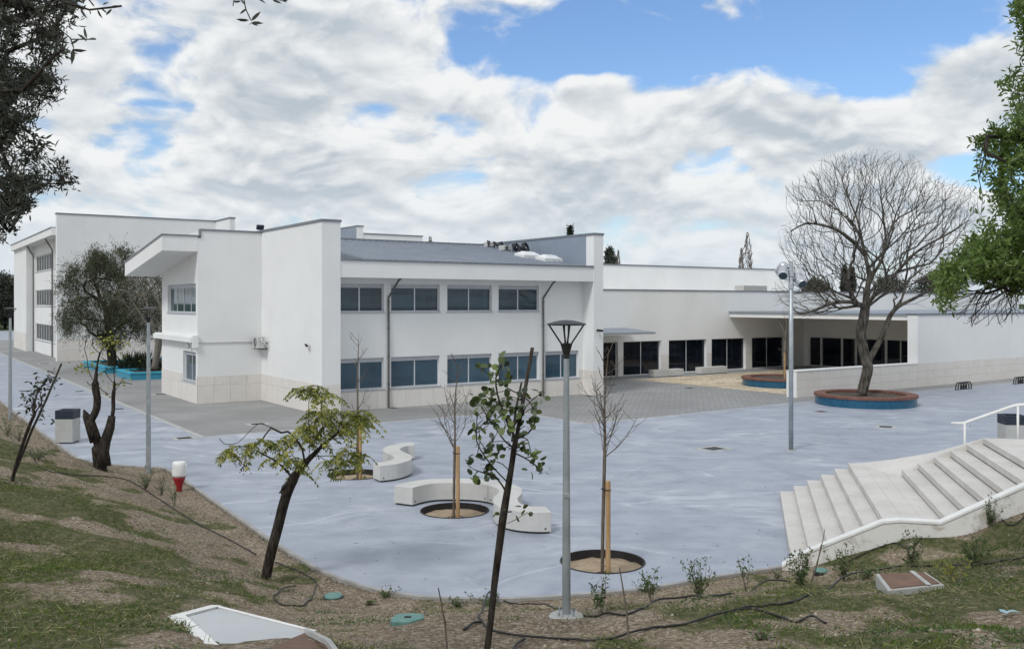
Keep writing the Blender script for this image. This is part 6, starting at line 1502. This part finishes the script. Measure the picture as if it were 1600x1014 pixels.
bush(1010, 925, 20, 40, 120, 'low weed spilling over the kerb right of the near pit', 324); bush(1350, 905, 24, 34, 140, 'small green weed by the hose in the right bank', 325); bush(580, 945, 8, 18, 50, 'tiny weed near the round valve cover', 326)
# ground cover as scattered blades
rs = np.random.RandomState(77)
def scatter(n, xr, yr, wfun):
    X = rs.uniform(*xr, n); Y = rs.uniform(*yr, n); ok = (~inpoly(X, Y, PLZ)) & (~inpoly(X, Y, STP)) & (rs.rand(n) < wfun(X, Y))
    vis = np.abs(X) < Y * .60 + 1.0; ok &= vis & (dpoly(X, Y, PLZ) > .1)
    for P in (P5, Pc, P6): ok &= ~inpoly(X, Y, [(q.x, q.y) for q in P])
    X, Y = X[ok], Y[ok]; return np.stack([X, Y, gz(X, Y)], 1)
near = lambda Y: np.clip((16 / np.maximum(Y, 7)) ** 1.3, .12, 1)
P = scatter(640000, (-17, 17), (6, 34), lambda X, Y: np.clip(gmask(X, Y), 0, 1) * near(Y) * np.clip(fbm(X * 1.1, Y * 1.1, 51) * 3 - 1.0, .08, 1)); n = len(P)
D2 = rnd(rs, n); D2[:, 2] = np.abs(D2[:, 2]) * .9 + .25
o = quads_from(P, D2, rnd(rs, n), rs.uniform(.03, .09, n), rs.uniform(.006, .014, n), T_DIA, np.clip(rs.rand(n) * .6 + fbm(P[:, 0] * .8, P[:, 1] * .8, 5) * .5, 0, 1), 'green_grass', M_GRS, None); setp(o, 'short green grass covering both banks', 'grass', kind='stuff')
P = scatter(300000, (-17, 17), (6, 30), lambda X, Y: np.clip(gmask(X, Y) + .04, 0, 1) * near(Y) * np.clip(fbm(X * .9 + 40, Y * .9, 61) * 3 - .9, .05, 1)); n = len(P)
D2 = rnd(rs, n); D2[:, 2] = np.abs(D2[:, 2]) * .22 + .04; P[:, 2] += rs.uniform(.0, .05, n)
o = quads_from(P, D2, rnd(rs, n) + [0, 0, 1.2], rs.uniform(.05, .17, n), rs.uniform(.004, .009, n), T_DIA, rs.rand(n), 'dry_grass', M_DRY, None); setp(o, 'dry cut grass clippings strewn over the banks', 'grass', kind='stuff')
print('grass', n)
# small mats of weeds on bare dirt
P = scatter(260000, (-15, 14), (8, 30), lambda X, Y: np.clip((fbm(X * .8 + 9, Y * .8 + 3, 71, 3) - .60) * 8, 0, 1) * near(Y) * .8); n = len(P); D2 = rnd(rs, n); D2[:, 2] = np.abs(D2[:, 2]) * .5 + .1
o = quads_from(P, D2, rnd(rs, n) + [0, 0, .6], rs.uniform(.03, .06, n), rs.uniform(.012, .022, n), T_LEAF, rs.rand(n), 'low_weeds', M_WEED, None); setp(o, 'low mats of green weeds on the bare dirt', 'weeds', kind='stuff')
# gravel
P = scatter(230000, (-16, 16), (8, 30), lambda X, Y: (1 - .75 * np.clip(gmask(X, Y), 0, 1)) * near(Y) * .6); n = len(P)
oc = np.array([(1, 0, 0), (0, 1, 0), (-1, 0, 0), (0, -1, 0), (0, 0, .7), (0, 0, -.7)]); fo = np.array([(0, 1, 4), (1, 2, 4), (2, 3, 4), (3, 0, 4), (1, 0, 5), (2, 1, 5), (3, 2, 5), (0, 3, 5)])
sz = rs.gamma(2.0, .0034, n) + .003; an = rs.uniform(0, 6.28, n); V = oc[None] * (1 + rs.normal(size=(n, 6, 1)) * .2) * sz[:, None, None]
Rz = np.stack([np.cos(an), -np.sin(an), np.sin(an), np.cos(an)], 1).reshape(-1, 2, 2); V[:, :, :2] = np.einsum('nij,nkj->nki', Rz, V[:, :, :2]); V += P[:, None, :]
Fc = (np.arange(n)[:, None, None] * 6 + fo[None]).reshape(-1, 3); o = npmesh('gravel', V.reshape(-1, 3), Fc, M_GRV, tone=np.repeat(rs.rand(n) ** 2.2, 6)); setp(o, 'small stones and gravel scattered over the dirt', 'gravel', kind='stuff')
print('gravel', n)
# fallen leaves on plaza and steps
n = 700; Y = rs.uniform(17, 48, n); X = rs.uniform(-.5, .5, n) * Y; ok = inpoly(X, Y, PLZ) & ~inpoly(X, Y, STP); X, Y = X[ok], Y[ok]; n = len(X)
o = quads_from(np.stack([X, Y, np.full(n, .012)], 1), rnd(rs, n, .1), rnd(rs, n) * .2 + [0, 0, 1], rs.uniform(.02, .08, n), rs.uniform(.012, .04, n), T_DIA, rs.rand(n) * .5, 'fallen_leaves', M_LO, None); setp(o, 'small fallen leaves dotted over the plaza', 'leaves', kind='stuff')
C = []
for k in range(70):
    kk = rs.randint(0, 12); x = (kk * T1 if kk < 6 else S2 + (kk - 6) * T2) + rs.uniform(.05, .3); C.append(ST(x, rs.uniform(W2 + .1, Wd - .2), (kk + 1) * RI + .01))
C = np.array(C); o = quads_from(C, rnd(rs, 70, .1), rnd(rs, 70) * .2 + [0, 0, 1], rs.uniform(.02, .05, 70), rs.uniform(.012, .03, 70), T_DIA, rs.rand(70) * .4, 'step_litter', M_LO, None); setp(o, 'dry leaf litter on the stair treads', 'leaves', kind='stuff')
